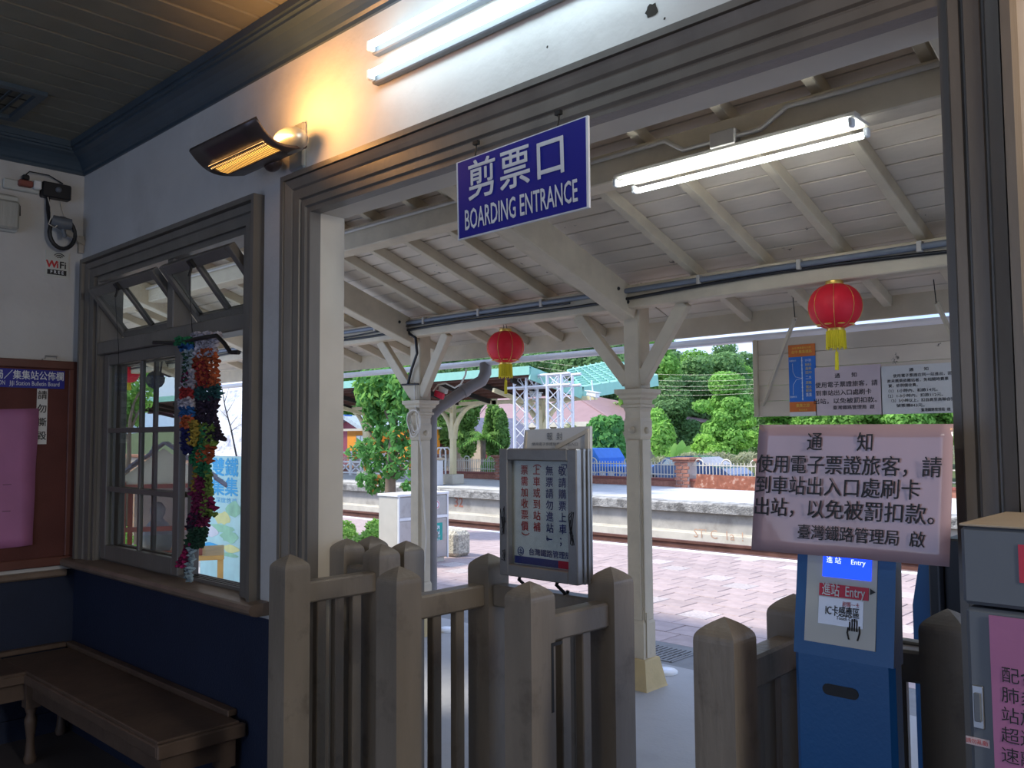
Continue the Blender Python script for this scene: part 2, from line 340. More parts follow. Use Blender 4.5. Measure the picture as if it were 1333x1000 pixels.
def text(s, mat, parent, o, xd, yd, size, align='CENTER', bold=0., fit=None, name='lettering', lh=1.0, ext=.0008, sx=1.0, tz=0.):
    """flat lettering: origin o, reading direction xd, up direction yd"""
    cu = bpy.data.curves.new('t', 'FONT'); cu.body = s; cu.size = 1; cu.align_x = align; cu.align_y = 'CENTER'; cu.offset = 0; cu.extrude = 0; cu.space_line = lh; cu.resolution_u = 2
    t = bpy.data.objects.new('t', cu); COL.objects.link(t); dg = bpy.context.evaluated_depsgraph_get(); dg.update()
    me = bpy.data.meshes.new_from_object(t.evaluated_get(dg)); bpy.data.objects.remove(t); bpy.data.curves.remove(cu)
    xd = Vector(xd).normalized(); yd = Vector(yd).normalized(); n = xd.cross(yd).normalized(); o = Vector(o)+n*ext
    vs = [Vector(v.co) for v in me.vertices]; fs = [tuple(p.vertices) for p in me.polygons]
    bpy.data.meshes.remove(me)
    if not vs: return None
    k = size; kx = size*sx
    if fit:
        w = max(v.x for v in vs)-min(v.x for v in vs); kx = fit/max(w, 1e-6)
    b = MB(); d_ = bold*.9
    for i_, (ox, oy) in enumerate(((-d_, -d_), (d_, -d_), (-d_, d_), (d_, d_)) if bold > .003 else ((0, 0),)): b.add([o+n*(.0003*i_)+xd*((v.x+ox)*kx)+yd*((v.y+oy)*k) for v in vs], fs)
    return b.build(name, mat, parent)
def wcol(lines): return '\n'.join(lines)
X1, Y1, Z1 = Vector((1, 0, 0)), Vector((0, 1, 0)), Vector((0, 0, 1))
# ================================================================== ROOM SHELL
XL, DX0, DX1, DZ = -5.12, -2.79, -.53, 2.452
WX0, WX1, WZ0, WZ1 = -4.87, -3.26, .90, 2.47
TH = .13
b = MB(); b.box(XL-.15, 2.2, -5.2, TH, -.12, 0); floor = struct(b.build('floor', M('dark_room_floor', (.085, .075, .078), .6, var=.15, scale=3, bump=.3, bscale=50)))
b = MB()
b.box(XL-.15, WX0, 0, TH, 0, 3.6); b.box(WX1, DX0, 0, TH, 0, 3.6); b.box(DX1, 2.2, 0, TH, 0, 3.6)
b.box(WX0, WX1, 0, TH, 0, WZ0); b.box(WX0, WX1, 0, TH, WZ1, 3.6); b.box(DX0, DX1, 0, TH, DZ, 3.6)
wf = struct(b.build('wall_front', K['plaster']))
# chipped hole and small nail holes in the plaster
b = MB()
hc = at(848, 14, -.001)
for cx_, cz_, r_ in ((0, 0, .022), (.035, .03, .004), (.04, -.035, .004), (-.02, -.07, .004), (-.36, .02, .004)):
    vs = [Vector((hc.x+cx_, -.0015, hc.z+cz_))]; n = 14
    for k in range(n):
        rr = r_*(random.uniform(.7, 1.15)); vs.append(Vector((hc.x+cx_+rr*math.cos(2*PI*k/n), -.0015, hc.z+cz_+rr*math.sin(2*PI*k/n))))
    b.add(vs, [(0, 1+(k+1) % n, 1+k) for k in range(n)])
b.build('plaster_chip', K['gap'], wf)
b = MB(); b.box(XL-.15, XL, -5.2, 0, 0, 3.6); wl = struct(b.build('wall_left', K['plaster']))
b = MB(); b.box(2.2, 2.35, -5.2, TH, 0, 3.6); struct(b.build('wall_right', K['plaster']))
b = MB()   # rear wall with the street entrance opening
b.box(XL-.15, -3.6, -5.35, -5.2, 0, 3.6); b.box(.2, 2.35, -5.35, -5.2, 0, 3.6); b.box(-3.6, .2, -5.35, -5.2, 2.6, 3.6)
struct(b.build('wall_rear', K['plaster']))
# ceiling: deck with boards running towards the platform side, and a coved cornice
b = MB(); b.box(XL-.15, 2.35, -5.35, TH, 3.256, 3.42); ceil = struct(b.build('ceiling', K['ceil']))
x = XL; bw = .142; proto = None; i = 0
while x < 0.4:
    if proto is None:
        b = MB(); b.prism([(.003, .012), (.0, .006), (.005, 0), (bw-.014, 0), (bw-.009, .006), (bw-.006, .012)], -5.2, 0, 1); proto = b.build('ceiling_board', K['ceil'], ceil); proto.location = (x, 0, 3.244)
    else: copyp(proto, ceil, (x, 0, 3.244))
    x += bw
b = MB(); b.box(.5, 2.2, -5.2, 0, 3.244, 3.256); b.build('ceiling_panel', K['ceil'], ceil)
prof = [(y_*.56, z_*.56) for y_, z_ in [(0, 0), (.018, 0), (.018, .03), (.035, .045), (.05, .075), (.075, .11), (.115, .145), (.165, .165), (.165, .185), (.19, .19), (.19, .212), (.21, .212), (.21, .272), (0, .272)]]
b = MB(); b.prism([(-y_, 3.092+z_) for y_, z_ in prof], XL, 2.2, 0); struct(b.build('trim_5', K['cornice']))
b = MB(); b.prism([(XL+y_, 3.092+z_) for y_, z_ in prof], -5.2, -.0, 1); struct(b.build('trim_6', K['cornice']))
# ceiling hatch grille in dark corner
hv = thing('ceiling_vent', 'dark rectangular ceiling vent near the left wall, in the dim corner', 'vent', (-4.62, -.72, 3.244))
b = MB()
for q in ((-4.86, -4.82, -1.0, -.44), (-4.42, -4.38, -1.0, -.44), (-4.82, -4.42, -1.0, -.96), (-4.82, -4.42, -.48, -.44)): b.box(q[0], q[1], q[2], q[3], 3.224, 3.246)
b.build('frame', K['cornice'], hv)
b = MB(); b.box(-4.82, -4.42, -.96, -.48, 3.352, 3.244); b.build('backing', K['gap'], hv)
sl = None
for k in range(9):
    b = MB(); b.obox((-4.62, -.93+k*.05, 3.232), (.4, .03, .004), Matrix.Rotation(.6, 3, 'X')); b.build('slat', K['cornice'], hv)
# dado
b = MB(); b.box(XL, -2.93, -.006, .0, 0, .868); b.box(-.40, 2.2, -.006, 0, 0, .868); struct(b.build('trim_7', K['navy']))
b = MB(); b.box(XL, XL+.006, -5.2, -.006, 0, .868); struct(b.build('trim_8', K['navy']))
b = MB(); b.prism([(XL, .835), (XL+.03, .835), (XL+.04, .845), (XL+.04, .862), (XL+.03, .872), (XL, .872)], -5.2, -.055, 1); struct(b.build('trim_9', K['sill']))
b = MB(); b.box(XL, -2.93, -.02, -.006, 0, .11); struct(b.build('baseboard_front', K['navy']))
b = MB(); b.box(XL+.006, XL+.02, -5.2, -.02, 0, .11); struct(b.build('baseboard_left', K['navy']))
# ---------- door casing (three mitred boards with a moulded profile)
def casing(prof, path, name, mat, parent=None, closed=False, world=True):
    """prof: (u outward from the opening, v towards the room); path: corner points (x,z) with outward diagonal signs"""
    n = len(prof); b = MB(); vs = []
    for (x_, z_, ux, uz) in path:
        for u_, v_ in prof: vs.append((x_+ux*u_, -v_, z_+uz*u_))
    m_ = len(path); fs = []
    for i in range(m_ if closed else m_-1):
        j = (i+1) % m_
        for k in range(n-1): fs.append((i*n+k, i*n+k+1, j*n+k+1, j*n+k))
    if not closed: fs.append(tuple(range(n))[::-1]); fs.append(tuple((m_-1)*n+k for k in range(n)))
    b.add(vs, fs); o = b.build(name, mat, parent)
    bm = bmesh.new(); bm.from_mesh(o.data); bmesh.ops.recalc_face_normals(bm, faces=bm.faces); bm.to_mesh(o.data); bm.free()
    return o
dprof = [(-.006, -.03), (-.006, .018), (.012, .018), (.018, .026), (.040, .026), (.044, .020), (.048, .020), (.052, .030), (.085, .032), (.088, .026), (.092, .026), (.098, .034), (.112, .040), (.128, .046), (.1285, .036), (.132, .036), (.1325, .052), (.152, .052), (.152, 0)]
dprofR = [(u*.86, v) for u, v in dprof]
door = struct(casing(dprof, [(DX0, 0, -1, 0), (DX0, DZ, -1, 1), (DX1, DZ, .86, 1), (DX1, 0, .86, 0)], 'door_1', K['trim']))
b = MB(); b.box(DX0-.002, DX0+.004, 0, TH+.012, 0, DZ); b.box(DX1-.004, DX1+.002, 0, TH+.012, 0, DZ); b.box(DX0, DX1, 0, TH+.012, DZ-.004, DZ+.003)
b.build('jamb_lining', K['reveal'], door)
# ================================================================== WINDOW
wprof = [(-.012, -.06), (-.012, .012), (.004, .012), (.004, .004), (.02, .004), (.02, .022), (.06, .024), (.064, .018), (.068, .018), (.072, .028), (.10, .034), (.102, .026), (.106, .026), (.108, .05), (.13, .05), (.13, 0)]
wprof2 = wprof
win = struct(casing(wprof2, [(WX0+.015, .925, -1.25, 0), (WX0+.015, WZ1-.015, -1.25, 1), (WX1-.015, WZ1-.015, 1, 1), (WX1-.015, .925, 1, 0)], 'window_1', K['trim']))
b = MB(); b.prism([(.1, .885), (-.055, .885), (-.075, .89), (-.088, .902), (-.09, .915), (-.082, .928), (-.07, .932), (.1, .945)], -5.1, -3.075, 0); b.build('window_sill', K['sill'], win)
def rails(b, x0, x1, z0, z1, y0, y1, st, tr, br, c=.003):
    b.box(x0, x0+st, y0, y1, z0, z1, c); b.box(x1-st, x1, y0, y1, z0, z1, c); b.box(x0+st, x1-st, y0, y1, z1-tr, z1, c); b.box(x0+st, x1-st, y0, y1, z0, z0+br, c)
# frame members in the reveal
b = MB(); b.box(WX0, WX0+.035, .0, .12, .93, WZ1); b.box(WX1-.03, WX1, 0, .12, .93, WZ1); b.box(WX0, WX1, 0, .12, WZ1-.025, WZ1); b.build('window_frame', K['trim'], win)
b = MB(); b.box(WX0+.03, WX1-.02, -.012, .10, 2.04, 2.11, .005); b.build('transom_bar', K['trim'], win)
b = MB(); b.box(-4.03, -3.965, .0, .09, 2.11, WZ1-.02, .005); b.build('transom_mullion', K['trim'], win)
b = MB()
for y_ in (.03, .052, .075, .095): b.box(WX0+.03, WX1-.02, y_, y_+.006, .938, .955)
b.build('sash_track', K['trim'], win)
# sliding sash, closed, on the left half: 2 x 3 panes
def sash(x0, x1, z0, z1, y0, y1, cols, rows, name, st=.06, bar=.026, xb=None, zb=None):
    b = MB(); rails(b, x0, x1, z0, z1, y0, y1, st, .06, .075); s = b.build(name, K['trim'], win)
    xi = [x0+st]+[x0+st+(x1-x0-2*st)*k/cols for k in range(1, cols)]+[x1-st]
    zi = zb or ([z0+.075]+[z0+.075+(z1-z0-.135)*k/rows for k in range(1, rows)]+[z1-.06])
    b = MB(); ym = (y0+y1)/2
    for x_ in xi[1:-1]: b.box(x_-bar/2, x_+bar/2, y0+.006, y1-.006, z0+.075, z1-.06, .003)
    for z_ in zi[1:-1]: b.box(x0+st, x1-st, y0+.004, y1-.004, z_-bar/2, z_+bar/2, .003)
    b.build('glazing_bar', K['trim'], s)
    for i in range(cols):
        for j in range(rows):
            b = MB(); b.box(xi[i], xi[i+1], ym-.002, ym+.002, zi[j], zi[j+1]); b.build('pane', K['glass'], s)
    return s
sash(-4.80, -3.90, .95, 2.04, .012, .046, 2, 3, 'sliding_sash', zb=[1.03, 1.32, 1.63, 1.98])
sash(-4.74, -3.84, .955, 2.035, .056, .088, 2, 3, 'sliding_sash', zb=[1.03, 1.32, 1.63, 1.98])
# two centre-pivoted transom sashes, tops tilted into the room
for x0, x1 in ((-4.825, -4.035), (-3.96, -3.295)):
    ang = math.atan2(.205, .25); cz, cyy, h = 2.272, .04, .325
    Rm = Matrix.Rotation(ang, 3, 'X')
    def L(x_, y_, z_): return Vector((x_, cyy, cz))+Rm @ Vector((0, y_, z_))
    def bx(b, xa, xb, ya, yb, za, zb_, c=.003):
        b.obox(L((xa+xb)/2, (ya+yb)/2, (za+zb_)/2), (abs(xb-xa), abs(yb-ya), abs(zb_-za)), Rm, c)
    b = MB(); bx(b, x0, x0+.04, -.018, .018, -h/2, h/2); bx(b, x1-.04, x1, -.018, .018, -h/2, h/2); bx(b, x0+.04, x1-.04, -.018, .018, h/2-.05, h/2); bx(b, x0+.04, x1-.04, -.018, .018, -h/2, -h/2+.045)
    s_ = b.build('transom_sash', K['trim'], win)
    xm = (x0+x1)/2-.02
    b = MB(); bx(b, xm-.015, xm+.015, -.012, .012, -h/2+.045, h/2-.05); b.build('glazing_bar', K['trim'], s_)
    for xa, xb in ((x0+.04, xm-.015), (xm+.015, x1-.04)):
        b = MB(); bx(b, xa, xb, -.002, .002, -h/2+.045, h/2-.05, 0); b.build('pane', K['glass'], s_)
    b = MB(); bx(b, xm-.015, xm+.02, -.035, -.015, h/2-.045, h/2-.005); p = L(xm, -.03, h/2-.03)
    b.tube([p, p+Vector((.002, -.002, -.02)), p+Vector((.0, -.01, -.05))], .006, 6)
    b.tube([p+Vector((0, -.01, -.05)), p+Vector((-.02, .02, -.3)), p+Vector((-.03, .03, -.55 if x0 < -4.1 else -.32))], .0018, 4)
    b.build('sash_latch', K['iron'], s_)
# hanging hook rail under the transom (from which the knits hang)
hk = thing('bent_hook_bar', 'dark bent iron bar fixed below the window transom', 'hook', (-3.6, -.05, 2.05))
b = MB(); pts = [at(200, 446, -.03), at(230, 447, -.06), at(262, 440, -.08), at(282, 437, -.09), at(292, 447, -.09), at(300, 459, -.09), at(311, 459, -.09)]
b.tube(pts, .009, 6); b.build('bar', K['iron'], hk)
# ================================================================== KNITTED HANGINGS
def knit(px, name, yarn, parent, Y=-.05, r=.0075, dens=.017):
    """px: list of (x_left, x_right, y) rows in photo pixels"""
    b = MB(); rows = [(at(a, y_, Y), at(c, y_, Y)) for a, c, y_ in px]
    n = max(2, int((rows[0][1]-rows[0][0]).length/dens)); H = sum((rows[i+1][0]-rows[i][0]).length for i in range(len(rows)-1)); m_ = max(6, int(H/.007))
    rnd = random.Random(len(name)*7+int(px[0][2]))
    for k in range(n+1):
        pts = []
        for j in range(m_+1):
            t = j/m_*(len(rows)-1); i = min(int(t), len(rows)-2); f = t-i
            l = rows[i][0].lerp(rows[i+1][0], f); q = rows[i][1].lerp(rows[i+1][1], f); p = l.lerp(q, k/n)
            pts.append(p+Vector((.009*math.sin(j*1.9+k*2.3)+rnd.uniform(-.004, .004), .011*math.cos(j*2.4+k)+rnd.uniform(-.005, .005), rnd.uniform(-.003, .003))))
        b.tube(pts, [r*rnd.uniform(.75, 1.3) for _ in pts], 5)
    return b.build('knitted_section', YARN[yarn], parent)
k1 = thing('knitted_hanging', 'long knitted hanging of white, red, dark net, green and magenta yarn over the window', 'hanging', tuple(at(268, 432, -.05)))
for rows, yn, dn in (
 ([(252, 285, 433), (250, 282, 448), (250, 279, 464)], 'white', .017),
 ([(266, 280, 455), (252, 281, 470), (251, 282, 488), (258, 284, 502)], 'orange', .017), ([(250, 268, 470), (252, 274, 505)], 'red', .015),
 ([(252, 284, 500), (250, 287, 512), (252, 283, 520)], 'teal', .016), ([(250, 283, 516), (251, 281, 530), (253, 279, 547)], 'purple', .026),
 ([(259, 272, 547), (262, 276, 560), (274, 292, 573)], 'purple', .05), ([(279, 281, 545), (283, 285, 560), (283, 285, 571)], 'purple', .06),
 ([(256, 276, 552), (258, 282, 568), (262, 280, 580)], 'lime', .02), ([(252, 270, 556), (250, 268, 580), (250, 268, 604)], 'green', .018),
 ([(262, 278, 580), (258, 276, 590), (260, 272, 602)], 'orange', .02), ([(252, 268, 604), (258, 272, 612), (266, 272, 622)], 'green', .018),
 ([(255, 259, 606), (253, 258, 625), (252, 256, 640)], 'gold', .012), ([(269, 273, 612), (270, 275, 640), (264, 269, 660), (266, 280, 672)], 'lime', .02),
 ([(257, 266, 620), (251, 268, 640), (251, 269, 665), (249, 270, 684)], 'magenta', .012), ([(268, 276, 648), (268, 279, 664)], 'magenta', .012),
 ([(248, 258, 668), (245, 257, 690)], 'purple', .012), ([(250, 270, 688), (244, 266, 700), (245, 262, 713)], 'dgreen', .013),
 ([(243, 249, 708), (240, 246, 722), (234, 240, 735)], 'magenta', .012), ([(240, 245, 718), (236, 243, 728), (231, 240, 738)], 'pink', .01),
 ([(248, 251, 712), (246, 250, 730), (243, 247, 748), (245, 249, 757)], 'ice', .008)):
    knit(rows, 'knit', yn, k1, dens=dn)
k2 = thing('knitted_hanging', 'short narrow knitted strip of coloured bands, left of the long hanging', 'hanging', tuple(at(240, 438, -.07)))
for rows, yn, dn in (
 ([(230, 250, 440), (229, 251, 449)], 'green', .014), ([(234, 250, 449), (237, 250, 456)], 'blue', .014),
 ([(244, 250, 455), (242, 249, 470), (243, 248, 480)], 'ice', .012), ([(241, 247, 460), (240, 246, 500)], 'dgreen', .012), ([(243, 252, 482), (238, 252, 505)], 'white', .012), ([(240, 248, 486), (237, 246, 500)], 'magenta', .012),
 ([(237, 249, 505), (236, 251, 518)], 'red', .012), ([(233, 251, 518), (234, 252, 530)], 'white', .012), ([(236, 250, 528), (236, 253, 542)], 'blue', .012),
 ([(237, 251, 541), (238, 249, 557)], 'orange', .012), ([(247, 256, 548), (248, 257, 560), (247, 255, 580)], 'gold', .016), ([(238, 247, 557), (239, 249, 575), (241, 249, 590)], 'navy', .01)):
    knit(rows, 'knit', yn, k2, Y=-.065, dens=dn)
# ================================================================== LEFT WALL THINGS
X_ = XL
def onl(y_, z_, d=.0): return Vector((XL+d, y_, z_))
bb = thing('bulletin_board', 'dark red felt bulletin board in a reddish brown frame on the left wall', 'board', (XL, -.7, 1.45))
b = MB()
b.box(XL, XL+.03, -1.5, -.02, .895, .945, .004); b.box(XL, XL+.03, -1.5, -.02, 1.975, 2.02, .004); b.box(XL, XL+.03, -.065, -.02, .945, 1.975, .004); b.box(XL, XL+.03, -1.5, -1.455, .945, 1.975, .004)
b.build('frame', K['bframe'], bb)
b = MB(); b.box(XL, XL+.012, -1.46, -.06, .94, 1.98); b.build('felt_panel', K['cork'], bb)
b = MB()
for (y_) in (-.155,): b.tube([onl(y_-.03, 2.02, .015), onl(y_-.03, 2.045, .015), onl(y_+.03, 2.045, .015), onl(y_+.03, 2.02, .015)], .004, 6); b.box(XL+.004, XL+.026, y_-.045, y_+.045, 2.02, 2.028)
b.build('hanger', K['steel'], bb)
sg = thing('header_sign', 'navy blue sign strip with white Chinese lettering across the top of the bulletin board', 'sign', (XL+.02, -.5, 1.91))
b = MB(); b.box(XL+.012, XL+.020, -1.2, -.085, 1.865, 1.965); b.build('panel', K['blue'], sg)
xd = Vector((0, 1, 0))
text('局／集集站公佈欄', K['letter'], sg, onl(-.26, 1.93, .020), xd, Z1, .052, bold=.01, fit=.34)
text('JiJi Station Bulletin Board', K['letter'], sg, onl(-.235, 1.888, .020), xd, Z1, .034, fit=.25)
text('ION', K['letter'], sg, onl(-.40, 1.888, .020), xd, Z1, .034, fit=.035)
st = thing('paper_strip', 'white paper strip with brushed black characters pinned under the blue sign', 'notice', (XL+.015, -.19, 1.7))
b = MB(); b.box(XL+.0125, XL+.0145, -.222, -.168, 1.56, 1.862); b.build('sheet', K['paper'], st)
for k, ch in enumerate('請勿撕毀'): text(ch, K['letterb'], st, onl(-.195, 1.825-k*.074, .0145), xd, Z1, .05, bold=.012)
pp = thing('poster', 'large pink paper poster with a curled lower corner on the bulletin board', 'poster', (XL+.02, -.5, 1.35))
b = MB(); nn = 14; vs = []
for i in range(nn+1):
    for j in range(9):
        z_ = 1.755-(1.755-1.02)*i/nn; y_ = -.9+(.69)*j/8
        vs.append((XL+.018+.004*math.sin(i*.9+j*.7)+(.02*(i/nn)**4 if j > 6 else 0), y_+(-.02*(i/nn) if j == 8 else 0), z_-(.03*(1-j/8))))
fs = [(i*9+j, (i+1)*9+j, (i+1)*9+j+1, i*9+j+1) for i in range(nn) for j in range(8)]
b.add(vs, fs, True); po = b.build('sheet', K['pink'], pp); sm = po.modifiers.new('s', 'SOLIDIFY'); sm.thickness = .001
for z_ in (1.35, 1.21):
    text('—', K['letterb'], pp, onl(-.36, z_, .028), xd, Z1, .04)
# emergency lamp
el = thing('emergency_lamp', 'clear ribbed bulkhead lamp at the left edge, high on the left wall', 'lamp', (XL, -.42, 2.8))
b = MB(); b.box(XL, XL+.05, -.56, -.345, 2.70, 2.895, .01); b.build('housing', K['offw'], el)
b = MB(); b.box(XL+.05, XL+.085, -.55, -.352, 2.705, 2.86, .012)
b.build('lens', K['lens'], el)
for k in range(12):
    pass
b = MB(); b.tube([onl(-.5, 2.9, .02), onl(-.36, 2.895, .03), onl(-.335, 2.85, .02), onl(-.33, 2.80, .01)], .004, 5); b.build('cable', K['black'], el)
# power strip and plugs
ps = thing('power_box', 'dark socket box with plugs and cables on the left wall under the ceiling', 'power socket', (XL, -.2, 3.0))
b = MB(); b.box(XL, XL+.03, -.42, -.24, 2.935, 2.99, .006); b.build('backplate', K['offw'], ps)
b = MB(); b.obox(onl(-.16, 2.965, .028), (.055, .15, .085), None, .006); b.build('socket_box', K['black'], ps)
b = MB(); b.lathe([(.0, .016), (.014, .015), (.016, 0)][::-1], onl(-.155, 2.97, .056), 12, ax=Matrix.Rotation(PI/2, 3, 'Y')); b.build('socket_face', K['greyc'], ps)
b = MB(); b.obox(onl(-.32, 2.972, .05), (.035, .07, .035), None, .006); b.build('red_plug', K['woodr'], ps)
b = MB(); b.obox(onl(-.32, 3.005, .05), (.03, .035, .03), None, .006); b.tube([onl(-.32, 3.02, .05), onl(-.30, 3.045, .045), onl(-.2, 3.05, .03), onl(-.12, 3.02, .02)], .0035, 5); b.build('black_plug', K['black'], ps)
b = MB(); b.obox(onl(-.262, 2.975, .05), (.035, .04, .05), None, .006); b.build('white_plug', K['ltub'], ps)
# wifi antenna / camera with black cable loop on an arm
ca = thing('wall_camera', 'small grey camera on a wall arm wrapped in a black cable loop', 'camera', (XL, -.12, 2.72))
p0 = onl(-.005, 2.715, .004); p1 = onl(-.12, 2.735, .11)
b = MB(); b.beam(onl(-.0, 2.70, .02), onl(-.13, 2.735, .10), .018, .03); b.box(XL, XL+.03, -.03, -.002, 2.64, 2.74, .003); b.build('arm', K['pipe'], ca)
b = MB(); c0 = onl(-.15, 2.775, .10)
b.tube([c0+Vector((-.01, -.045, .012)), c0+Vector((0, .0, 0)), c0+Vector((.01, .05, .0))], [.03, .036, .03], 14)
b.tube([c0+Vector((0, 0, 0)), onl(-.13, 2.70, .10)], .013, 8); b.build('camera_body', K['greyc'], ca)
b = MB(); pts = [onl(-.185+.066*math.cos(a)*1.0+.05, 2.725+.085*math.sin(a), .075) for a in [2*PI*k/22 for k in range(23)]]
b.tube(pts, .0115, 8); b.tube([onl(-.20, 2.93, .03), onl(-.20, 2.85, .04), onl(-.195, 2.75, .07)], .011, 8); b.build('cable_loop', K['black'], ca)
b = MB(); b.tube([onl(-.205, 2.93, .04), onl(-.19, 2.86, .055), onl(-.2, 2.8, .09), onl(-.215, 2.76, .1), onl(-.19, 2.74, .12), onl(-.165, 2.77, .11)], .003, 5)
b.tube([onl(-.13, 2.92, .02), onl(-.12, 2.88, .012), onl(-.1, 2.82, .012), onl(-.11, 2.76, .012)], .0025, 5); b.build('thin_cable', K['cablew'], ca)
wi = thing('wifi_sign', 'small white sign reading WiFi FREE, on the left wall under the camera', 'sign', (XL, -.13, 2.56))
b = MB(); b.box(XL, XL+.006, -.195, -.075, 2.487, 2.635); b.build('panel', K['offw'], wi)
text('W', K['letterr'], wi, onl(-.163, 2.558, .006), xd, Z1, .055, bold=.03); text('i', K['letterr'], wi, onl(-.133, 2.558, .006), xd, Z1, .055, bold=.02); text('Fi', K['letterb'], wi, onl(-.105, 2.558, .006), xd, Z1, .055, bold=.02)
b = MB(); b.box(XL+.006, XL+.0068, -.185, -.085, 2.502, 2.53); b.build('black_band', K['letterb'], wi); text('F R E E', K['letter'], wi, onl(-.135, 2.516, .0068), xd, Z1, .024, bold=.02)
b = MB()
for r_ in (.012, .022, .032):
    pts = [onl(-.125+r_*math.cos(a), 2.592+r_*math.sin(a), .007) for a in [PI*.2+PI*.6*k/8 for k in range(9)]]; b.tube(pts, .0028, 4)
b.build('wave_symbol', K['letterb'], wi)
# ================================================================== BENCH
be = thing('corner_bench', 'worn dark wooden corner bench with turned legs along the navy wall', 'bench', (-4.9, -.2, 0))
b = MB(); b.box(-5.05, -3.23, -.37, -.035, .425, .452, .004); b.build('seat', K['bench'], be)
b = MB(); b.box(-5.08, -4.68, -2.6, -.37, .425, .452, .004); b.build('seat', K['bench'], be)
b = MB(); b.box(-5.09, -3.30, -.05, -.008, .452, .478, .004); b.box(-5.112, -5.07, -2.6, -.05, .452, .478, .004); b.build('back_rail', K['bench'], be)
b = MB(); b.box(-4.69, -3.215, -.382, -.355, .395, .44, .005); b.box(-4.70, -4.672, -2.6, -.37, .395, .44, .005); b.box(-3.235, -3.205, -.38, -.02, .39, .445, .005); b.build('edge_moulding', K['bench'], be)
b = MB(); b.box(-4.75, -3.26, -.34, -.315, .31, .40); b.box(-4.74, -4.715, -2.6, -.34, .31, .40); b.box(-3.28, -3.255, -.34, -.04, .31, .40); b.build('apron', K['bench'], be)
def leg(x_, y_):
    b = MB(); b.sq([(.033, .27), (.033, .40)], (x_, y_, 0)); b.lathe([(.024, .0), (.03, .02), (.022, .05), (.018, .12), (.028, .19), (.03, .21), (.02, .235), (.03, .27)], (x_, y_, 0), 14); return b.build('leg', K['bench'], be)
leg(-4.71, -.335); leg(-3.29, -.31); leg(-4.71, -1.6); leg(-5.04, -.08); leg(-3.29, -.07)
# ================================================================== HEATER
ht = thing('infrared_heater', 'curved bronze infrared heater with glowing orange elements, high left of the doorway', 'heater', (-2.75, -.2, 2.7))
# curved plate: lower-left edge nearest camera; corners from the photograph at its standing distance
A0, A1, A2, A3 = at(246, 197, -.34), at(332, 155, -.34), at(399, 193, -.05), at(318, 229, -.09)
b = MB(); N1, N2 = 10, 4; vs = []
def hp(i, j, off=0.):
    t = i/N1; s_ = j/N2; p = A0.lerp(A1, s_).lerp(A3.lerp(A2, s_), t); return p+Vector((0, -.35, -1)).normalized()*(.052*math.sin(PI*t)**1.0*(1-.25*t)+off)
for off in (0, -.012):
    vs += [hp(i, j, off) for i in range(N1+1) for j in range(N2+1)]
q = (N1+1)*(N2+1); fs = []
for i in range(N1):
    for j in range(N2):
        a = i*(N2+1)+j
        if 3 <= i <= 5 and 1 <= j <= 3 and False: continue
        fs.append((a, a+1, a+N2+2, a+N2+1)); fs.append((q+a, q+a+N2+1, q+a+N2+2, q+a+1))
ed = [i*(N2+1) for i in range(N1+1)]
for i in range(N1):
    fs.append((ed[i], ed[i+1], q+ed[i+1], q+ed[i])); e2 = [k+N2 for k in ed]; fs.append((e2[i+1], e2[i], q+e2[i], q+e2[i+1]))
for j in range(N2):
    fs.append((j+1, j, q+j, q+j+1)); k = N1*(N2+1); fs.append((k+j, k+j+1, q+k+j+1, q+k+j))
b.add(vs, fs, True); hb = b.build('reflector_plate', K['heat'], ht)
def hq(t, s_, off=0.):
    p = A0.lerp(A1, s_).lerp(A3.lerp(A2, s_), t); return p+Vector((0, -.35, -1)).normalized()*(.052*math.sin(PI*t)*(1-.25*t)+off)
b = MB(); n = 8
for t0, t1 in ((.40, .63),):
    vs = []; 
    for i in range(n+1):
        for s_ in (.12, .93): vs.append(hq(t0+(t1-t0)*i/n, s_, .004))
    b.add(vs, [(2*i, 2*i+1, 2*i+3, 2*i+2) for i in range(n)])
b.build('glowing_mesh', K['heatglow'], ht)
b = MB()
for t_ in (.31, .36): b.tube([hq(t_, .10, .006), hq(t_, .5, .008), hq(t_, .93, .006)], .003, 8)
b.build('heating_rod', K['heatrod'], ht)
b = MB()
for k in range(34):
    s_ = .13+.8*k/33; b.tube([hq(.30, s_, .013), hq(.45, s_, .010), hq(.64, s_, .007)], .0016, 4, caps=False)
b.tube([hq(.30, .1, .012), hq(.30, .94, .012)], .0025, 5); b.tube([hq(.64, .1, .008), hq(.64, .94, .008)], .0025, 5)
b.build('guard_wire', K['heat'], ht)
b = MB(); c0 = at(378, 183, -.10)
b.ball(c0, .062, 18, 12, (1.35, .9, .75)); b.build('motor_housing', K['silver'], ht)
b = MB(); b.ball(at(355, 212, -.06), .04, 14, 8, (1.2, .8, .9)); b.tube([at(355, 212, -.06), at(362, 195, -.001)], .022, 10); b.build('pivot_joint', K['heat'], ht)
b = MB(); c1 = at(384, 190, -.01); b.box(c1.x-.03, c1.x+.07, -.02, 0, c1.z-.10, c1.z+.08, .006); b.build('wall_plate', K['silver'], ht)
hl = lamp('heater_light', 'AREA', 3.8, (1, .46, .12), tuple(A0.lerp(A1, .75)+Vector((.0, .10, .04))), (0, 0, 0), (.30, .1)); hl.rotation_euler = Vector((.55, .75, .9)).to_track_quat('-Z', 'Y').to_euler()
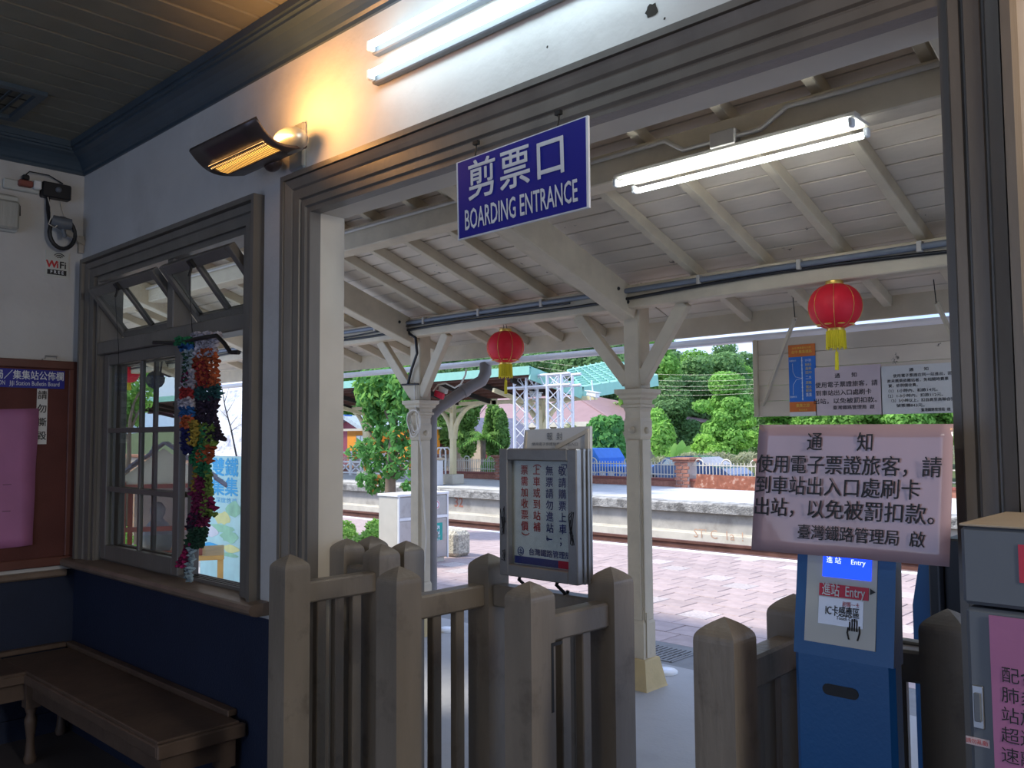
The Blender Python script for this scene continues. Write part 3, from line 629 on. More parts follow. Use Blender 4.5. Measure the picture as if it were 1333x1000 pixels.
# ================================================================== INDOOR FLUORESCENT
def tube_lamp(t, x0, x1, y0, z0, axis_z=True, glow='tubei', two=True, down=False):
    if not down:
        for zz in (z0+.045, z0-.06):
            b = MB(); b.box(x0-.01, x1+.01, y0, y0+.03, zz-.016, zz+.016, .004); b.build('batten', K['greyc'], t)
        pos = [(y0-.022, z0+.052), (y0-.022, z0-.052)]
    else:
        b = MB(); b.box(x0-.012, x1+.012, y0-.075, y0+.075, z0+.03, z0+.055, .006); b.build('batten', K['steelb'], t)
        pos = [(y0-.075, z0), (y0+.075, z0)]
    for (yy, zz) in pos:
        b = MB(); b.tube([(x0+.02, yy, zz), (x1-.02, yy, zz)], .0125, 12); tb = b.build('fluorescent_tube', K[glow], t)
        b = MB()
        for xx in (x0+.004, x1-.004): b.obox((xx, yy+(0 if down else .008), zz+(.008 if down else 0)), (.018, .03, .036), None, .004)
        b.build('tube_holder', K['ltub'], t)
fl = thing('fluorescent_light', 'twin-tube fluorescent light glowing on the plaster wall above the doorway', 'ceiling light', (-1.75, -.05, 2.87))
tube_lamp(fl, -2.37, -1.13, -.035, 2.895)
# ================================================================== BOARDING ENTRANCE SIGN
bs = thing('boarding_sign', 'navy blue sign reading Boarding Entrance in white, hung over the doorway', 'sign', (-1.69, -.06, 2.33))
ys = -.058
c4 = [at(596, 313, ys), at(766.5, 270, ys), at(765, 150, ys), at(594, 212, ys)]
b = MB(); b.slab(c4, .008); b.build('border', K['letter'], bs)
cc = sum(c4, Vector())/4; ins = [p+(cc-p).normalized()*.008 for p in c4]
b = MB(); b.slab([p+Vector((0, -.001, 0)) for p in ins], .004); b.build('panel', K['blue'], bs)
xs = (c4[1]-c4[0]).normalized(); zs = (c4[3]-c4[0]).normalized()
W_, H_ = (c4[1]-c4[0]).length, (c4[3]-c4[0]).length; O_ = c4[0]+Vector((0, -.0015, 0))
for k, ch in enumerate('剪票口'): text(ch, K['letter'], bs, O_+xs*(W_*(.22+.265*k))+zs*(H_*.66), xs, zs, .128, bold=.011)
text('BOARDING ENTRANCE', K['letter'], bs, O_+xs*(W_*.5)+zs*(H_*.21), xs, zs, .088, bold=.012, fit=W_*.86)
b = MB()
for px_, py_ in ((620, 186), (727, 147)):
    p = at(px_, py_, -.05); b.tube([p, p+Vector((.004, -.003, -.02)), p+Vector((-.002, -.004, -.05))], .003, 5); b.obox(p, (.02, .012, .012))
b.build('hanging_wire', K['iron'], bs)
# ================================================================== GATE FENCES
PW = .0475
def post_mb(x_, y_, h=1.2, w=PW):
    b = MB(); p = [(w*.97, 0), (w, .01), (w, h-.048), (w*.985, h-.041)]
    for k in range(1, 8):
        t_ = k/7; p.append((w*.985*(1-t_**1.75), h-.041+.041*t_))
    b.sq(p, (x_, y_, 0)); return b
def fence_run(t, a, bpt, n, post=(True, True), zt=1.105, zb=1.035, low=.12, slw=.036):
    """a, b: post centres; builds posts, top and bottom rails and n slats"""
    a, bpt = Vector((*a, 0)), Vector((*bpt, 0)); d = (bpt-a).normalized()
    for on, p in zip(post, (a, bpt)):
        if on: post_mb(p.x, p.y).build('post', K['fence'], t)
    s0, s1 = a+d*PW*.9, bpt-d*PW*.9
    for z0, z1 in ((zb, zt), (low, low+.06)):
        b = MB(); b.beam(s0+Z1*((z0+z1)/2), s1+Z1*((z0+z1)/2), .058, z1-z0, c=.006); b.build('rail', K['fence'], t)
    for k in range(n):
        p = s0.lerp(s1, (k+1)/(n+1)+(.0)); b = MB(); ang = math.atan2(d.y, d.x)
        b.obox(p+Z1*((low+.06+zb)/2), (slw, .03, zb-low-.06), Matrix.Rotation(ang, 3, 'Z'), .003); b.build('slat', K['fence'], t)
f1 = thing('ticket_gate_fence', 'leftmost wooden gate fence, L-shaped, running from the room back to the left door jamb', 'fence', (-2.5, -.1, 0))
fence_run(f1, (-2.512, -.262), (-2.505, .112), 3); fence_run(f1, (-2.505, .112), (-2.742, .13), 1, (False, True))
f2 = thing('low_gate', 'low wooden gate of two domed posts standing just behind the leftmost gate fence', 'gate', (-2.6, .24, 0))
fence_run(f2, (-2.74, .245), (-2.51, .23), 1)
f3 = thing('ticket_gate_fence', 'U-shaped wooden gate stall under the framed notice box, in mid doorway', 'fence', (-1.8, 0, 0))
fence_run(f3, (-2.03, -.193), (-2.033, .185), 2); fence_run(f3, (-2.033, .185), (-1.55, .21), 3, (False, True)); fence_run(f3, (-1.557, -.135), (-1.55, .21), 2, (True, False))
# joined back post of the stall and its wire ties
f4 = thing('ticket_gate_fence', 'wooden gate fence at the right jamb, behind the blue card reader', 'fence', (-.8, 0, 0))
fence_run(f4, (-.945, -.197), (-.957, .152), 2); fence_run(f4, (-.957, .152), (-.625, .20), 3, (False, True)); 
b = MB(); b.beam((-.92, .235, 1.085), (-.56, .25, 1.085), .04, .05, c=.004); b.build('rail', K['fence'], f4)
# worn metal strap on stall post, small plate scars
b = MB(); p = [( .0, 0), (.0, .085)]
b.box(-1.5105, -1.508, -.105, -.095, .86, 1.03, .001); b.box(-1.5105, -1.508, -.105, -.06, 1.03, 1.04, .001); b.build('worn_strap', K['iron'], f3)
b = MB(); b.box(-1.5285, -1.527, -.05, .0, 1.05, 1.085, .0005); b.build('metal_patch', K['fence'], f3)
# ================================================================== NOTICE BOX
nb = thing('notice_box', 'steel framed glass notice box with red and navy Chinese columns above the gate stall', 'sign', tuple(at(705, 755, .12)))
yb = .10
q = [at(650, 748, yb), at(752, 763, yb), at(757, 590, yb), at(660, 585, yb)]
xs = (q[1]-q[0]).normalized(); zs = (q[3]-q[0]).normalized(); zs = (zs-xs*zs.dot(xs)).normalized(); ns = xs.cross(zs)
Wb, Hb = (q[1]-q[0]).length, ((q[3]-q[0])).length; Rb = Matrix((xs, -ns, zs)).transposed(); D_ = .045
def bl(u, v, w=0.): return q[0]+xs*u+zs*v-ns*w     # w: depth behind the front
b = MB(); fr = .036
for (u0, u1, v0, v1) in ((0, fr, 0, Hb), (Wb-fr, Wb, 0, Hb), (fr, Wb-fr, 0, fr), (fr, Wb-fr, Hb-fr, Hb)):
    b.obox(bl((u0+u1)/2, (v0+v1)/2, .012), (u1-u0, .024, v1-v0), Rb, .003)
b.build('front_frame', K['steel'], nb)
b = MB()
for (u0, u1, v0, v1) in ((.002, .006, 0, Hb), (Wb-.006, Wb-.002, 0, Hb), (0, Wb, .002, .006), (0, Wb, Hb-.006, Hb-.002)):
    b.obox(bl((u0+u1)/2, (v0+v1)/2, .024+D_/2), (u1-u0, D_, v1-v0), Rb)
b.obox(bl(Wb/2, Hb/2, .024+D_), (Wb, .006, Hb), Rb)
for w_ in (.032, .052): b.obox(bl(Wb+.0015, Hb/2, w_), (.005, .007, Hb), Rb)
b.build('casing', K['steel'], nb)
b = MB(); b.obox(bl(Wb/2, Hb/2, .035), (Wb-.012, .003, Hb-.012), Rb); b.build('notice_sheet', M('notice_sheet', (.78, .80, .77), .4, var=.05, dirt=.35, dcol=(.25, .27, .27), dscale=9), nb)
def btext(s, u, v, size, mat, **kw): return text(s, K[mat], nb, bl(u, v, .0325), xs, zs, size, **kw)
cols = [('「敬請購票上車；', 'lettern', .80), ('無票請勿進站。」', 'lettern', .595), ('（上車或到站補', 'letterr', .385), ('票需加收票價）', 'letterr', .18)]
for ci, (s_, mt, fu) in enumerate(cols):
    seq = [.895]+[.826-.088*k for k in range(7)] if ci in (0, 2) else [.826-.088*k for k in range(6)]+([.322, .29] if ci == 1 else [.30])
    v0 = 0
    for k, ch in enumerate(s_):
        rot = ch in '「」（）'
        uu = fr+(Wb-2*fr)*fu*1.02; vv = Hb*seq[k]
        if rot: text({'「': '「', '」': '」', '（': '（', '）': '）'}[ch], K[mt], nb, bl(uu, vv, .0325), -zs, xs, .034, bold=.01)
        else: btext(ch, uu, vv, .031, mt, bold=.010)
btext('台灣鐵路管理局', Wb*.575, Hb*.19, .023, 'lettern', bold=.01, fit=.165)
b = MB(); c_ = bl(fr+.026, Hb*.19, .032); b.tube([c_+xs*.012*math.cos(a)+zs*.013*math.sin(a) for a in [2*PI*k/16 for k in range(17)]], .0012, 4)
b.tube([c_+zs*.008, c_-zs*.008], .0011, 4); b.tube([c_+xs*.007-zs*.005, c_-xs*.007-zs*.005], .0011, 4); b.tube([c_+xs*.006+zs*.003, c_-xs*.006+zs*.003], .0011, 4); b.tube([c_+xs*.008, c_+xs*.004-zs*.008], .0011, 4); b.build('railway_emblem', K['lettern'], nb)
b = MB(); b.obox(bl(fr+(Wb-2*fr)*.37, fr+.012, .032), ((Wb-2*fr)*.74, .002, .022), Rb); b.build('blue_band', K['lettern'], nb)
b = MB(); b.obox(bl(fr+(Wb-2*fr)*.87, fr+.012, .032), ((Wb-2*fr)*.26, .002, .022), Rb); b.build('red_band', K['red'], nb)
b = MB(); b.obox(bl(Wb/2, Hb/2, .020), (Wb-2*fr+.006, .002, Hb-2*fr+.006), Rb); b.build('cover_glass', K['film'], nb)
# graffiti scratches on the frame
b = MB(); rg = random.Random(3)
for (u_, v_, du, dv) in ((.018, .17, .012, .05), (.018, .06, .01, .02), (Wb-.02, .16, .012, .05)):
    for _ in range(4):
        p = [bl(u_+rg.uniform(-du, du), v_+rg.uniform(-dv, dv), -.001) for _ in range(4)]; b.tube(p, .0011, 4)
b.build('marker_scribble', K['black'], nb)['kind'] = 'stuff'
for k, u_ in enumerate((.04, Wb*.62)):
    b = MB(); p = bl(u_, .01, .06); b.tube([p, p+Vector((-.012, 0, -.03)), p+Vector((.004, .02, -.055)), p+Vector((-.014, .03, -.09)), p+Vector((0, .04, -.05))], .006, 6); b.build('wire_tie', K['iron'], nb)
bp = thing('back_panel', 'greyish white sign panel leaning behind the notice box, with faint reversed writing', 'sign', tuple(at(725, 580, .23)))
yy = .235; c4 = [at(668, 735, yy), at(768, 762, yy), at(768, 555, yy), at(683, 560, yy)]
b = MB(); b.slab(c4, .012); b.build('panel', K['paper'], bp)
e0, e1 = at(724, 583, yy-.004), at(765, 561, yy-.004); b = MB(); b.beam(e0, e1, .008, .012); b.build('diagonal_brace', K['reveal'], bp)
b = MB(); b.beam(at(764.5, 640, yy-.003), at(764.5, 558, yy-.003), .008, .012); b.beam(at(680, 640, yy-.003), at(685, 562, yy-.003), .006, .006); b.build('edge_strip', K['reveal'], bp)
text('報  封', K['greyc'], bp, at(722, 569, yy-.002), X1, Z1, .026); text('使用電子票證旅客請到出入口', K['greyc'], bp, at(722, 578.5, yy-.002), X1, Z1, .011, fit=.19)
# ================================================================== CARD READER + PINK NOTICE
cm = thing('card_reader', 'blue card reader kiosk with lit blue screen and red Entry label', 'ticket machine', (-.74, -.08, 0))
yf = -.13
cA, cB = at(1033, 845, yf), at(1155, 870, yf); x0, x1 = cA.x, cB.x
b = MB(); b.box(x0, x1+.012, yf, yf+.05, 0, 1.145, .01); b.build('cabinet', K['bluem'], cm)
# tilted head
tl, tr = at(1042, 722, yf+.035), at(1152, 734, yf+.035); zt = (tl.z+tr.z)/2+.03
hd = MB(); hd.prism([(yf, 1.135), (yf+.035, zt), (yf+.06, zt), (yf+.05, 1.135)], x0, x1+.012, 0); hd.build('head', K['bluem'], cm)
nf = Vector((0, yf, 1.145)); uf = Vector((0, .035, zt-1.145)).normalized(); nn_ = Vector((0, -uf.z, uf.y))
def hp2(u, v, o=.001): return Vector((x0+u*(x1-x0), yf, 1.14))+uf*(v*(zt-1.145)) + nn_*o
def plate(u0, u1, v0, v1, mat, name, o=.002, th=.002):
    b = MB(); b.slab([hp2(u0, v0, o), hp2(u1, v0, o), hp2(u1, v1, o), hp2(u0, v1, o)], th); return b.build(name, K[mat], cm)
plate(.12, .88, .10, .96, 'offw', 'face_panel')
plate(.30, .82, .72, .93, 'screen', 'lcd_screen', .004)
plate(.27, .80, .54, .655, 'red', 'entry_label', .004)
plate(.27, .75, .28, .53, 'alu', 'card_area_label', .0035)
text('進站  Entry', K['letter'], cm, hp2(.535, .597, .0045), X1, uf, .028, bold=.01, fit=(x1-x0)*.46)
text('進 站     Entry', K['screent'], cm, hp2(.55, .875, .0045), X1, uf, .014, fit=(x1-x0)*.42)
text('IC卡感應區', K['letterb'], cm, hp2(.53, .405, .004), X1, uf, .022, bold=.008, fit=(x1-x0)*.36)
text('刷觸一卡', K['letterr'], cm, hp2(.62, .48, .004), X1, uf, .011, fit=(x1-x0)*.18)
text('Touch Card', K['letterb'], cm, hp2(.58, .35, .004), X1, uf, .010, fit=(x1-x0)*.22)
b = MB()   # hand icon
for k, (u0_, v1_) in enumerate(((.615, .33), (.64, .36), (.665, .365), (.69, .35))):
    b.tube([hp2(u0_, .25, .0045), hp2(u0_, v1_, .0045)], .0016, 4)
b.tube([hp2(.60, .28, .0045), hp2(.59, .23, .0045), hp2(.61, .17, .0045)], .0016, 4); b.tube([hp2(.715, .30, .0045), hp2(.72, .24, .0045), hp2(.70, .17, .0045)], .0016, 4); b.build('hand_symbol', K['letterb'], cm)
b = MB(); p0, p1 = at(1071, 897, yf), at(1118, 904, yf); zc = (p0.z+p1.z)/2
pts = []; r_ = .011
poly = [(p1.x-r_+.0+r_*math.cos(a), zc+r_*math.sin(a)) for a in [-PI/2+PI*k/8 for k in range(9)]]+[(p0.x+r_+r_*math.cos(a), zc+r_*math.sin(a)) for a in [PI/2+PI*k/8 for k in range(9)]]
b.prism(poly, yf-.0015, yf+.002, 1); b.build('speaker_grille', K['iron'], cm)
text('▶', K['iron'], cm, hp2(.84, .62, .003), X1, uf, .014)
pn = thing('laminated_notice', 'large laminated pink notice with black Chinese text standing on top of the blue card reader', 'notice', tuple(at(1108, 720, yf)))
yn = yf-.012
q4 = [at(978, 716, yn), at(1236, 738, yn-.012), at(1241, 552, yn+.012), at(988, 553, yn+.0)]
b = MB(); nx, nz_ = 16, 10; vs = []
xs = (q4[1]-q4[0]).normalized(); zs = (q4[3]-q4[0]).normalized(); nz0 = xs.cross(zs)
for j in range(nz_+1):
    for i in range(nx+1):
        u, v = i/nx, j/nz_; p = q4[0].lerp(q4[1], u).lerp(q4[3].lerp(q4[2], u), v); vs.append(p+nz0*(.0015*math.sin(u*9+v*4)))
b.add(vs, [(j*(nx+1)+i, j*(nx+1)+i+1, (j+1)*(nx+1)+i+1, (j+1)*(nx+1)+i) for j in range(nz_) for i in range(nx)], True)
o = b.build('laminated_sheet', K['pinkl'], pn); md = o.modifiers.new('s', 'SOLIDIFY'); md.thickness = .0015; md.offset = -1
def ntext(s, px_, py_, size, fit=None, al='CENTER'):
    u = (px_-983)/(1238-983); v = 1-(py_-552)/(727-552); p = q4[0].lerp(q4[1], u).lerp(q4[3].lerp(q4[2], u), v)
    xr = q4[0].lerp(q4[3], v); xe = q4[1].lerp(q4[2], v)
    text(s, K['letterb'], pn, p+nz0*.0026, xe-xr, zs, size, fit=fit, align=al, bold=.006)
pw = (q4[1]-q4[0]).length/256
ntext('通　　知', 1100, 577, .040, 84*pw); ntext('使用電子票證旅客，請', 1106, 608, .041, 236*pw); ntext('到車站出入口處刷卡', 1094, 637, .041, 214*pw)
ntext('出站，以免被罰扣款。', 1110, 667, .041, 232*pw); ntext('臺灣鐵路管理局  啟', 1130, 698, .032, 160*pw)
# ================================================================== GREY MACHINE AT THE RIGHT JAMB
gm = thing('grey_cabinet_machine', 'grey metal cabinet with a beige top at the right edge', 'cabinet', (-.1, -.2, 0))
yg = -.33; xa = at(1252, 685, yg).x; ztop = at(1252, 681, yg).z; zs_ = at(1252, 786, yg).z
b = MB(); b.box(xa, .35, yg, -.06, 0, zs_-.004, .006); b.build('cabinet', K['greyc'], gm)
b = MB(); b.box(xa-.002, .352, yg-.004, -.06, zs_+.001, ztop-.004, .006); b.build('head', K['greyc'], gm)
b = MB(); b.box(xa-.003, .353, yg-.006, -.058, ztop-.004, ztop, .001); b.build('top_plate', K['beige'], gm)
p = at(1274, 920, yg); b = MB(); b.box(p.x-.008, p.x+.008, yg-.004, yg+.01, p.z-.033, p.z+.033, .001); b.build('latch_plate', K['steel'], gm)
b = MB(); b.box(p.x-.005, p.x+.005, yg-.008, yg, p.z-.022, p.z+.022, .001); b.build('latch_handle', K['greyc'], gm)
p = at(1272, 966, yg-.001); b = MB(); b.box(p.x-.016, p.x+.018, yg-.0012, yg, p.z-.006, p.z+.006); b.build('warning_label', K['pinkp'], gm)
text('請勿亂動', K['letterr'], gm, p+Vector((0, -.001, 0)), X1, Z1, .008)
p = at(1330, 735, yg-.005); b = MB(); b.box(p.x-.004, p.x+.12, yg-.0055, yg-.003, p.z-.028, p.z+.03); b.build('red_sticker', K['red'], gm)
gp = thing('poster', 'pink laminated poster with black Chinese text on the grey cabinet, at the right edge', 'poster', tuple(at(1310, 900, yg-.01)))
pa, pb_ = at(1288, 801, yg-.004), at(1290, 1060, yg-.004)
b = MB(); b.box(pa.x-.001, pa.x+.26, yg-.0045, yg-.002, pb_.z, pa.z); b.build('sheet', K['pink'], gp)
for k, s_ in enumerate(('配合新冠', '肺炎防疫', '站旅客請', '超過體溫', '速離車站')):
    text(s_, K['letterb'], gp, at(1303, 879+26*k, yg-.0045), X1, Z1, .026, align='LEFT')
# second machine outside
m2 = thing('exit_card_reader', 'blue and black card reader seen from behind through the right side of the doorway', 'ticket machine', (-.85, 1.0, 0))
yo = 1.0; xa_, xb_ = at(1187, 760, yo).x, at(1212, 760, yo).x
b = MB(); b.prism([(xa_+.0, 0), (xb_, 0), (xb_, 1.22), (xa_+.03, 1.22), (xa_, 1.05)], yo, yo+.3, 1); b.build('side_panel', K['bluem'], m2)
b = MB(); b.box(xb_, xb_+.03, yo-.02, yo+.3, 0, 1.2, .004); b.build('black_edge', K['black'], m2)
b = MB(); b.box(xb_+.03, xb_+.26, yo+.02, yo+.26, 1.02, 1.26, .006); b.build('screen_housing', K['black'], m2)
b = MB(); b.box(xb_+.12, xb_+.17, yo+.1, yo+.2, 0, 1.03, .004); b.build('stand', K['greyc'], m2)
# ================================================================== PLATFORM GROUND
b = MB(); b.box(-14, 3, TH, 3.30, -.12, 0); pf = struct(b.build('platform_walk', K['floor']))
b = MB(); b.box(-14, 3, 3.30, 3.84, -.12, 0); dr = struct(b.build('drain_strip', K['grate']))
# drain grate slots (individual bars over a dark pit)
gr = thing('drain_grate', 'grey steel drain grating in the ground behind the central column', 'grate', (-3.6, 3.5, 0))
b = MB(); b.box(-4.55, -3.42, 3.37, 3.72, -.02, .002); b.build('pit', K['gap'], gr)
b = MB()
for (a_, b_, c_, d_) in ((-4.55, -3.42, 3.36, 3.385), (-4.55, -3.42, 3.705, 3.73), (-4.56, -4.54, 3.36, 3.73), (-3.43, -3.41, 3.36, 3.73), (-4.55, -3.42, 3.50, 3.51), (-4.55, -3.42, 3.58, 3.59)): b.box(a_, b_, c_, d_, 0, .006)
b.build('frame', K['grate'], gr)
bar = None
for k in range(28):
    if bar is None: b = MB(); b.box(-.012, .012, -.16, .16, 0, .006); bar = b.build('bar', K['grate'], gr, world=False); bar.location = (-.93, .045, 0)
    else: copyp(bar, gr, (-.93+k*.04, .045, 0))
for k, (xx, yy, lb) in enumerate(((-3.31, 3.12, 'white glossy ground lamp disc right of the central column foot'), (-5.34, 2.98, 'white glossy ground lamp disc seen through the left gate slats'))):
    t = thing('ground_lamp', lb, 'lamp', (xx, yy, 0))
    b = MB(); b.lathe([(.085, 0), (.085, .012), (.075, .02), (.05, .022), (.0, .022)], (xx, yy, 0), 24); b.build('rim', K['white'], t)
    b = MB(); b.lathe([(.052, .0225), (.045, .027), (0, .028)], (xx, yy, 0), 20); b.build('lens', K['alu'], t)
b = MB(); b.box(-34, 3, 3.84, 8.62, -.5, -.022); tb = struct(b.build('platform_paving', K['joint']))
rt = random.Random(5)
cand = []
for j in range(15):
    for i in range(70):
        x_ = -1.0-.30*i-(.15 if j % 2 else 0)+.01; y_ = 3.995+.31*j
        v = Vector((x_, y_, 0))-CAMPOS; z = v.dot(FW); px_ = 666.5+F*v.dot(RT)/z; py_ = 500-F*v.dot(UP)/z
        cand.append((z, x_, y_, 400 < px_ < 1260, px_, py_))
vis = sorted([c for c in cand if c[3]])[:300]; vs_ = set((c[1], c[2]) for c in vis)
tm = None; tp_ = None
def tile_mesh():
    b = MB(); b.obox((0, 0, -.012), (.290, .300, .024), None, .004); return b
for c in vis:
    pat = (round(c[1]/.3)+2*round(c[2]/.31)) % 9 == 0
    if pat:
        if tp_ is None: tp_ = tile_mesh().build('paver', K['tilep'], tb, world=False); tp_.location = (c[1], c[2], 0); continue
        copyp(tp_, tb, (c[1], c[2], rt.uniform(-.0015, .0015)))
    else:
        if tm is None: tm = tile_mesh().build('paver', K['tile'], tb, world=False); tm.location = (c[1], c[2], 0); continue
        copyp(tm, tb, (c[1], c[2], rt.uniform(-.0015, .0015)))
b = MB()
for c in cand:
    if (c[1], c[2]) not in vs_: b.obox((c[1], c[2], -.012), (.294, .304, .024))
o = b.build('far_pavers', K['tile'], tb); o['kind'] = 'stuff'
b = MB(); b.box(-34, 3, 8.44, 8.62, -.3, .003); struct(b.build('platform_edge_line', K['wline']))
# ================================================================== TRACK AND FAR PLATFORM
b = MB(); b.prism([(8.62, -.45), (11.6, -.42), (12.6, -1.15), (16.0, -1.15), (16.0, -1.4), (8.62, -1.4)], -70, 10, 0); bal = b.build('ballast_bed', K['ballast']); struct(bal)
for k, (yy, zz) in enumerate(((9.85, -.17), (10.92, -.19))):
    b = MB(); b.prism([(yy-.035, zz), (yy+.035, zz), (yy+.035, zz-.04), (yy+.01, zz-.06), (yy+.01, zz-.15), (yy+.06, zz-.18), (yy-.06, zz-.18), (yy-.01, zz-.15), (yy-.01, zz-.06), (yy-.035, zz-.04)], -70, 10, 0)
    tag(b.build('rail', K['rail']), ('rusty brown rail running just past the white platform edge line', 'rusty brown rail lying farther away, on the far side of the track')[k], 'rail')
sl = None
for k in range(60):
    if sl is None:
        b = MB(); b.box(-.11, .11, -1.05, 1.05, -.13, 0, .01); sl = b.build('sleeper', K['conc'], bal, world=False); sl.location = (-4, 10.4, -.36)
    else: copyp(sl, bal, (-4-.62*k, 10.4, -.36))
fp = None
b = MB(); b.box(-80, 12, 15.62, 22.6, -1.3, .03); fp = struct(b.build('far_platform', K['plat']))
b = MB(); b.prism([(15.42, .06), (15.40, .03), (15.42, -.16), (15.62, -.18), (16.0, -.18), (16.0, .06)], -80, 12, 0); cop = struct(b.build('platform_coping', K['conc']))
b = MB(); b.box(-80, 12, 15.56, 15.75, -.60, -.17); struct(b.build('platform_face', K['concl']))
b = MB(); b.box(-80, 12, 15.38, 15.75, -.93, -.64); b.box(-80, 12, 15.5, 15.75, -.64, -.60); struct(b.build('platform_footing', K['cream']))
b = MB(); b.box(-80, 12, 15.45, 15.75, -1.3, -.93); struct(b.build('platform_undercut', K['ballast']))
text('：32', M('faded_red_paint', (.38, .17, .12), .8), fp, at(591, 654, 15.555), X1, Z1, .40, bold=.02)
text("ST' C  1a  !", M('faded_orange_paint', (.55, .36, .25), .8), fp, at(935, 697, 15.375), X1, Z1, .28)
# ================================================================== CANOPY
SL = .342; RY0, RZ0 = 2.65, 2.545          # rafter underside height at Y=2.65
def rz_(y): return RZ0-SL*(y-RY0)
ang = -math.atan(SL)
cn = thing('platform_canopy', 'cream painted timber canopy with planked roof over the platform walk', 'canopy', (-4, 1.7, 2.4))
RD = .068
L0, L1 = .12, 3.32; cosA = math.cos(math.atan(SL))
nb_ = int((L1-L0)/cosA/.132)+1; bd = None
Rr = Matrix.Rotation(ang, 3, 'X')
for k in range(nb_):
    for (xa_, xb_) in ((-11.0, -6.6), (-6.59, -3.32), (-3.31, 1.2)):
        y_ = L0+(k+.5)*.132*cosA; z_ = rz_(y_)+RD+.011
        b = MB(); b.obox(((xa_+xb_)/2, y_, z_+random.uniform(-.0015, .0015)), (xb_-xa_, .1245, .018), Rr, .003); b.build('roof_board', K['cboard'], cn)
b = MB(); b.beam((-5, L0, rz_(L0)+RD+.03), (-5, L1, rz_(L1)+RD+.03), 12.4, .012); b.build('roof_covering', K['gap'], cn)
# rafters
xr = []; x = -1.43
for xx in (-.62, -1.01, -1.43, -1.84, -2.28, -2.73, -3.60, -3.92, -4.34, -4.71, -5.06, -5.75, -6.15, -6.55, -6.95, -7.75, -8.15, -8.55, -9.0, -.2, .25, .7): xr.append(xx)
for xx in xr:
    b = MB(); ya, yb2 = .14, 3.30; b.beam((xx, ya, rz_(ya)+RD/2), (xx, yb2, rz_(yb2)+RD/2), .05, RD, c=.004); b.build('rafter', K['cbeam'], cn)
# purlins and wall plate
for xa_, xb_ in ((-11, 1.2),):
    b = MB(); b.box(xa_, xb_, 2.60, 2.70, 2.395, 2.54, .006); b.build('eaves_purlin', K['cbeam'], cn)
    zt = rz_(1.5)
    b = MB(); b.box(xa_, xb_, 1.42, 1.55, zt-.145, zt, .006); b.build('middle_purlin', K['cbeam'], cn)
    b = MB(); b.box(xa_, xb_, .131, .19, rz_(.16)-.02, rz_(.16)+.10); b.build('wall_plate', K['cbeam'], cn)
    b = MB(); b.box(xa_, xb_, 3.30, 3.335, 2.262, 2.43, .003); b.build('fascia_board', K['cbeam'], cn)
# sloped tie beams at the columns
CX = [-.84, -3.25, -5.41, -7.57, -9.73]
for xx in CX:
    b = MB(); h = .15; b.beam((xx, .2, rz_(.2)-h/2-.03), (xx, 2.70, rz_(2.70)-h/2-.03), .115, h+.04, c=.006); b.build('tie_beam', K['cbeam'], cn)
    b = MB(); b.ball((xx+.058, 2.50, rz_(2.5)-.09), .012, 8, 6); b.build('bolt', K['iron'], cn)
    b = MB(); b.ball((xx+.058, 2.60, rz_(2.6)-.13), .012, 8, 6); b.build('bolt', K['iron'], cn)
# gutter
b = MB(); pts = []; n = 9
prof = [(3.34+.045+.045*math.cos(a), 2.245+.045*math.sin(a)) for a in [PI+PI*k/n for k in range(n+1)]]; prof2 = [(3.385+.04*math.cos(a), 2.247+.04*math.sin(a)) for a in [2*PI-PI*k/n for k in range(n+1)]]
b.prism(prof+prof2, -11, 1.2, 0); tag(b.build('gutter', K['alu']), 'pale metal gutter along the canopy edge above the platform', 'gutter')
# ---------------- columns
def column(x_, label):
    t = thing('canopy_column', label, 'column', (x_, 2.75, 0), 0, None)
    yc = 2.77
    b = MB(); b.sq([(.118, 0), (.112, .012), (.082, .175), (.078, .182)], (x_, yc, 0)); b.build('plinth', K['yellow'], t)
    b = MB(); b.sq([(.064, .18), (.064, .40), (.054, .425), (.054, 1.56), (.064, 1.585), (.064, 1.68), (.058, 1.70), (.058, 1.74), (.064, 1.755), (.064, 1.765)], (x_, yc, 0)); 
    w = .047
    for sx_, sy_ in ((0, -1), (1, 0), (0, 1), (-1, 0)):   # raised flat faces that leave the corners chamfered
        b.obox((x_+sx_*.055, yc+sy_*.055, .99), (.022 if sx_ else 2*w, .022 if sy_ else 2*w, 1.14), None, .004)
    b.build('shaft', K['cbeam'], t)
    b = MB(); b.sq([(.064, 1.765), (.078, 1.77), (.078, 1.785), (.066, 1.79), (.068, 1.815), (.088, 1.83), (.09, 1.845), (.108, 1.86), (.108, 1.885), (.06, 1.886)], (x_, yc, 0)); b.build('capital', K['cbeam'], t)
    b = MB(); b.box(x_-.062, x_+.062, yc-.062, yc+.062, 1.885, rz_(2.77)-.01, .008); b.build('upper_post', K['cbeam'], t)
    for sg in (-1, 1):
        b = MB(); b.beam((x_+sg*.05, 2.745, 1.93), (x_+sg*.42, 2.69, 2.40), .055, .082, up=(sg*1, 0, -1), c=.005); b.build('brace', K['cbeam'], t)
    for d in ((0, -.068), (.068, 0)):
        b = MB(); b.ball((x_+d[0], yc+d[1], 1.62), .022, 12, 8); b.build('roundel', K['cbeam'], t)
    return t
column(-3.25, 'cream timber column with ochre foot and diagonal braces, in the centre of the view')
column(-5.41, 'cream timber column with a white cable coil, left of the red lantern nearest it')
column(-7.57, 'cream timber column visible only through the window panes')
column(-.84, 'cream timber column standing behind the right door jamb')
# small junction on central column foot
b = MB(); b.box(-3.185, -3.178, 2.73, 2.755, .19, .47); cj = b.build('edge_strip', K['cbeam']); tag(cj, 'thin cream conduit strip at the foot of the central column', 'conduit')
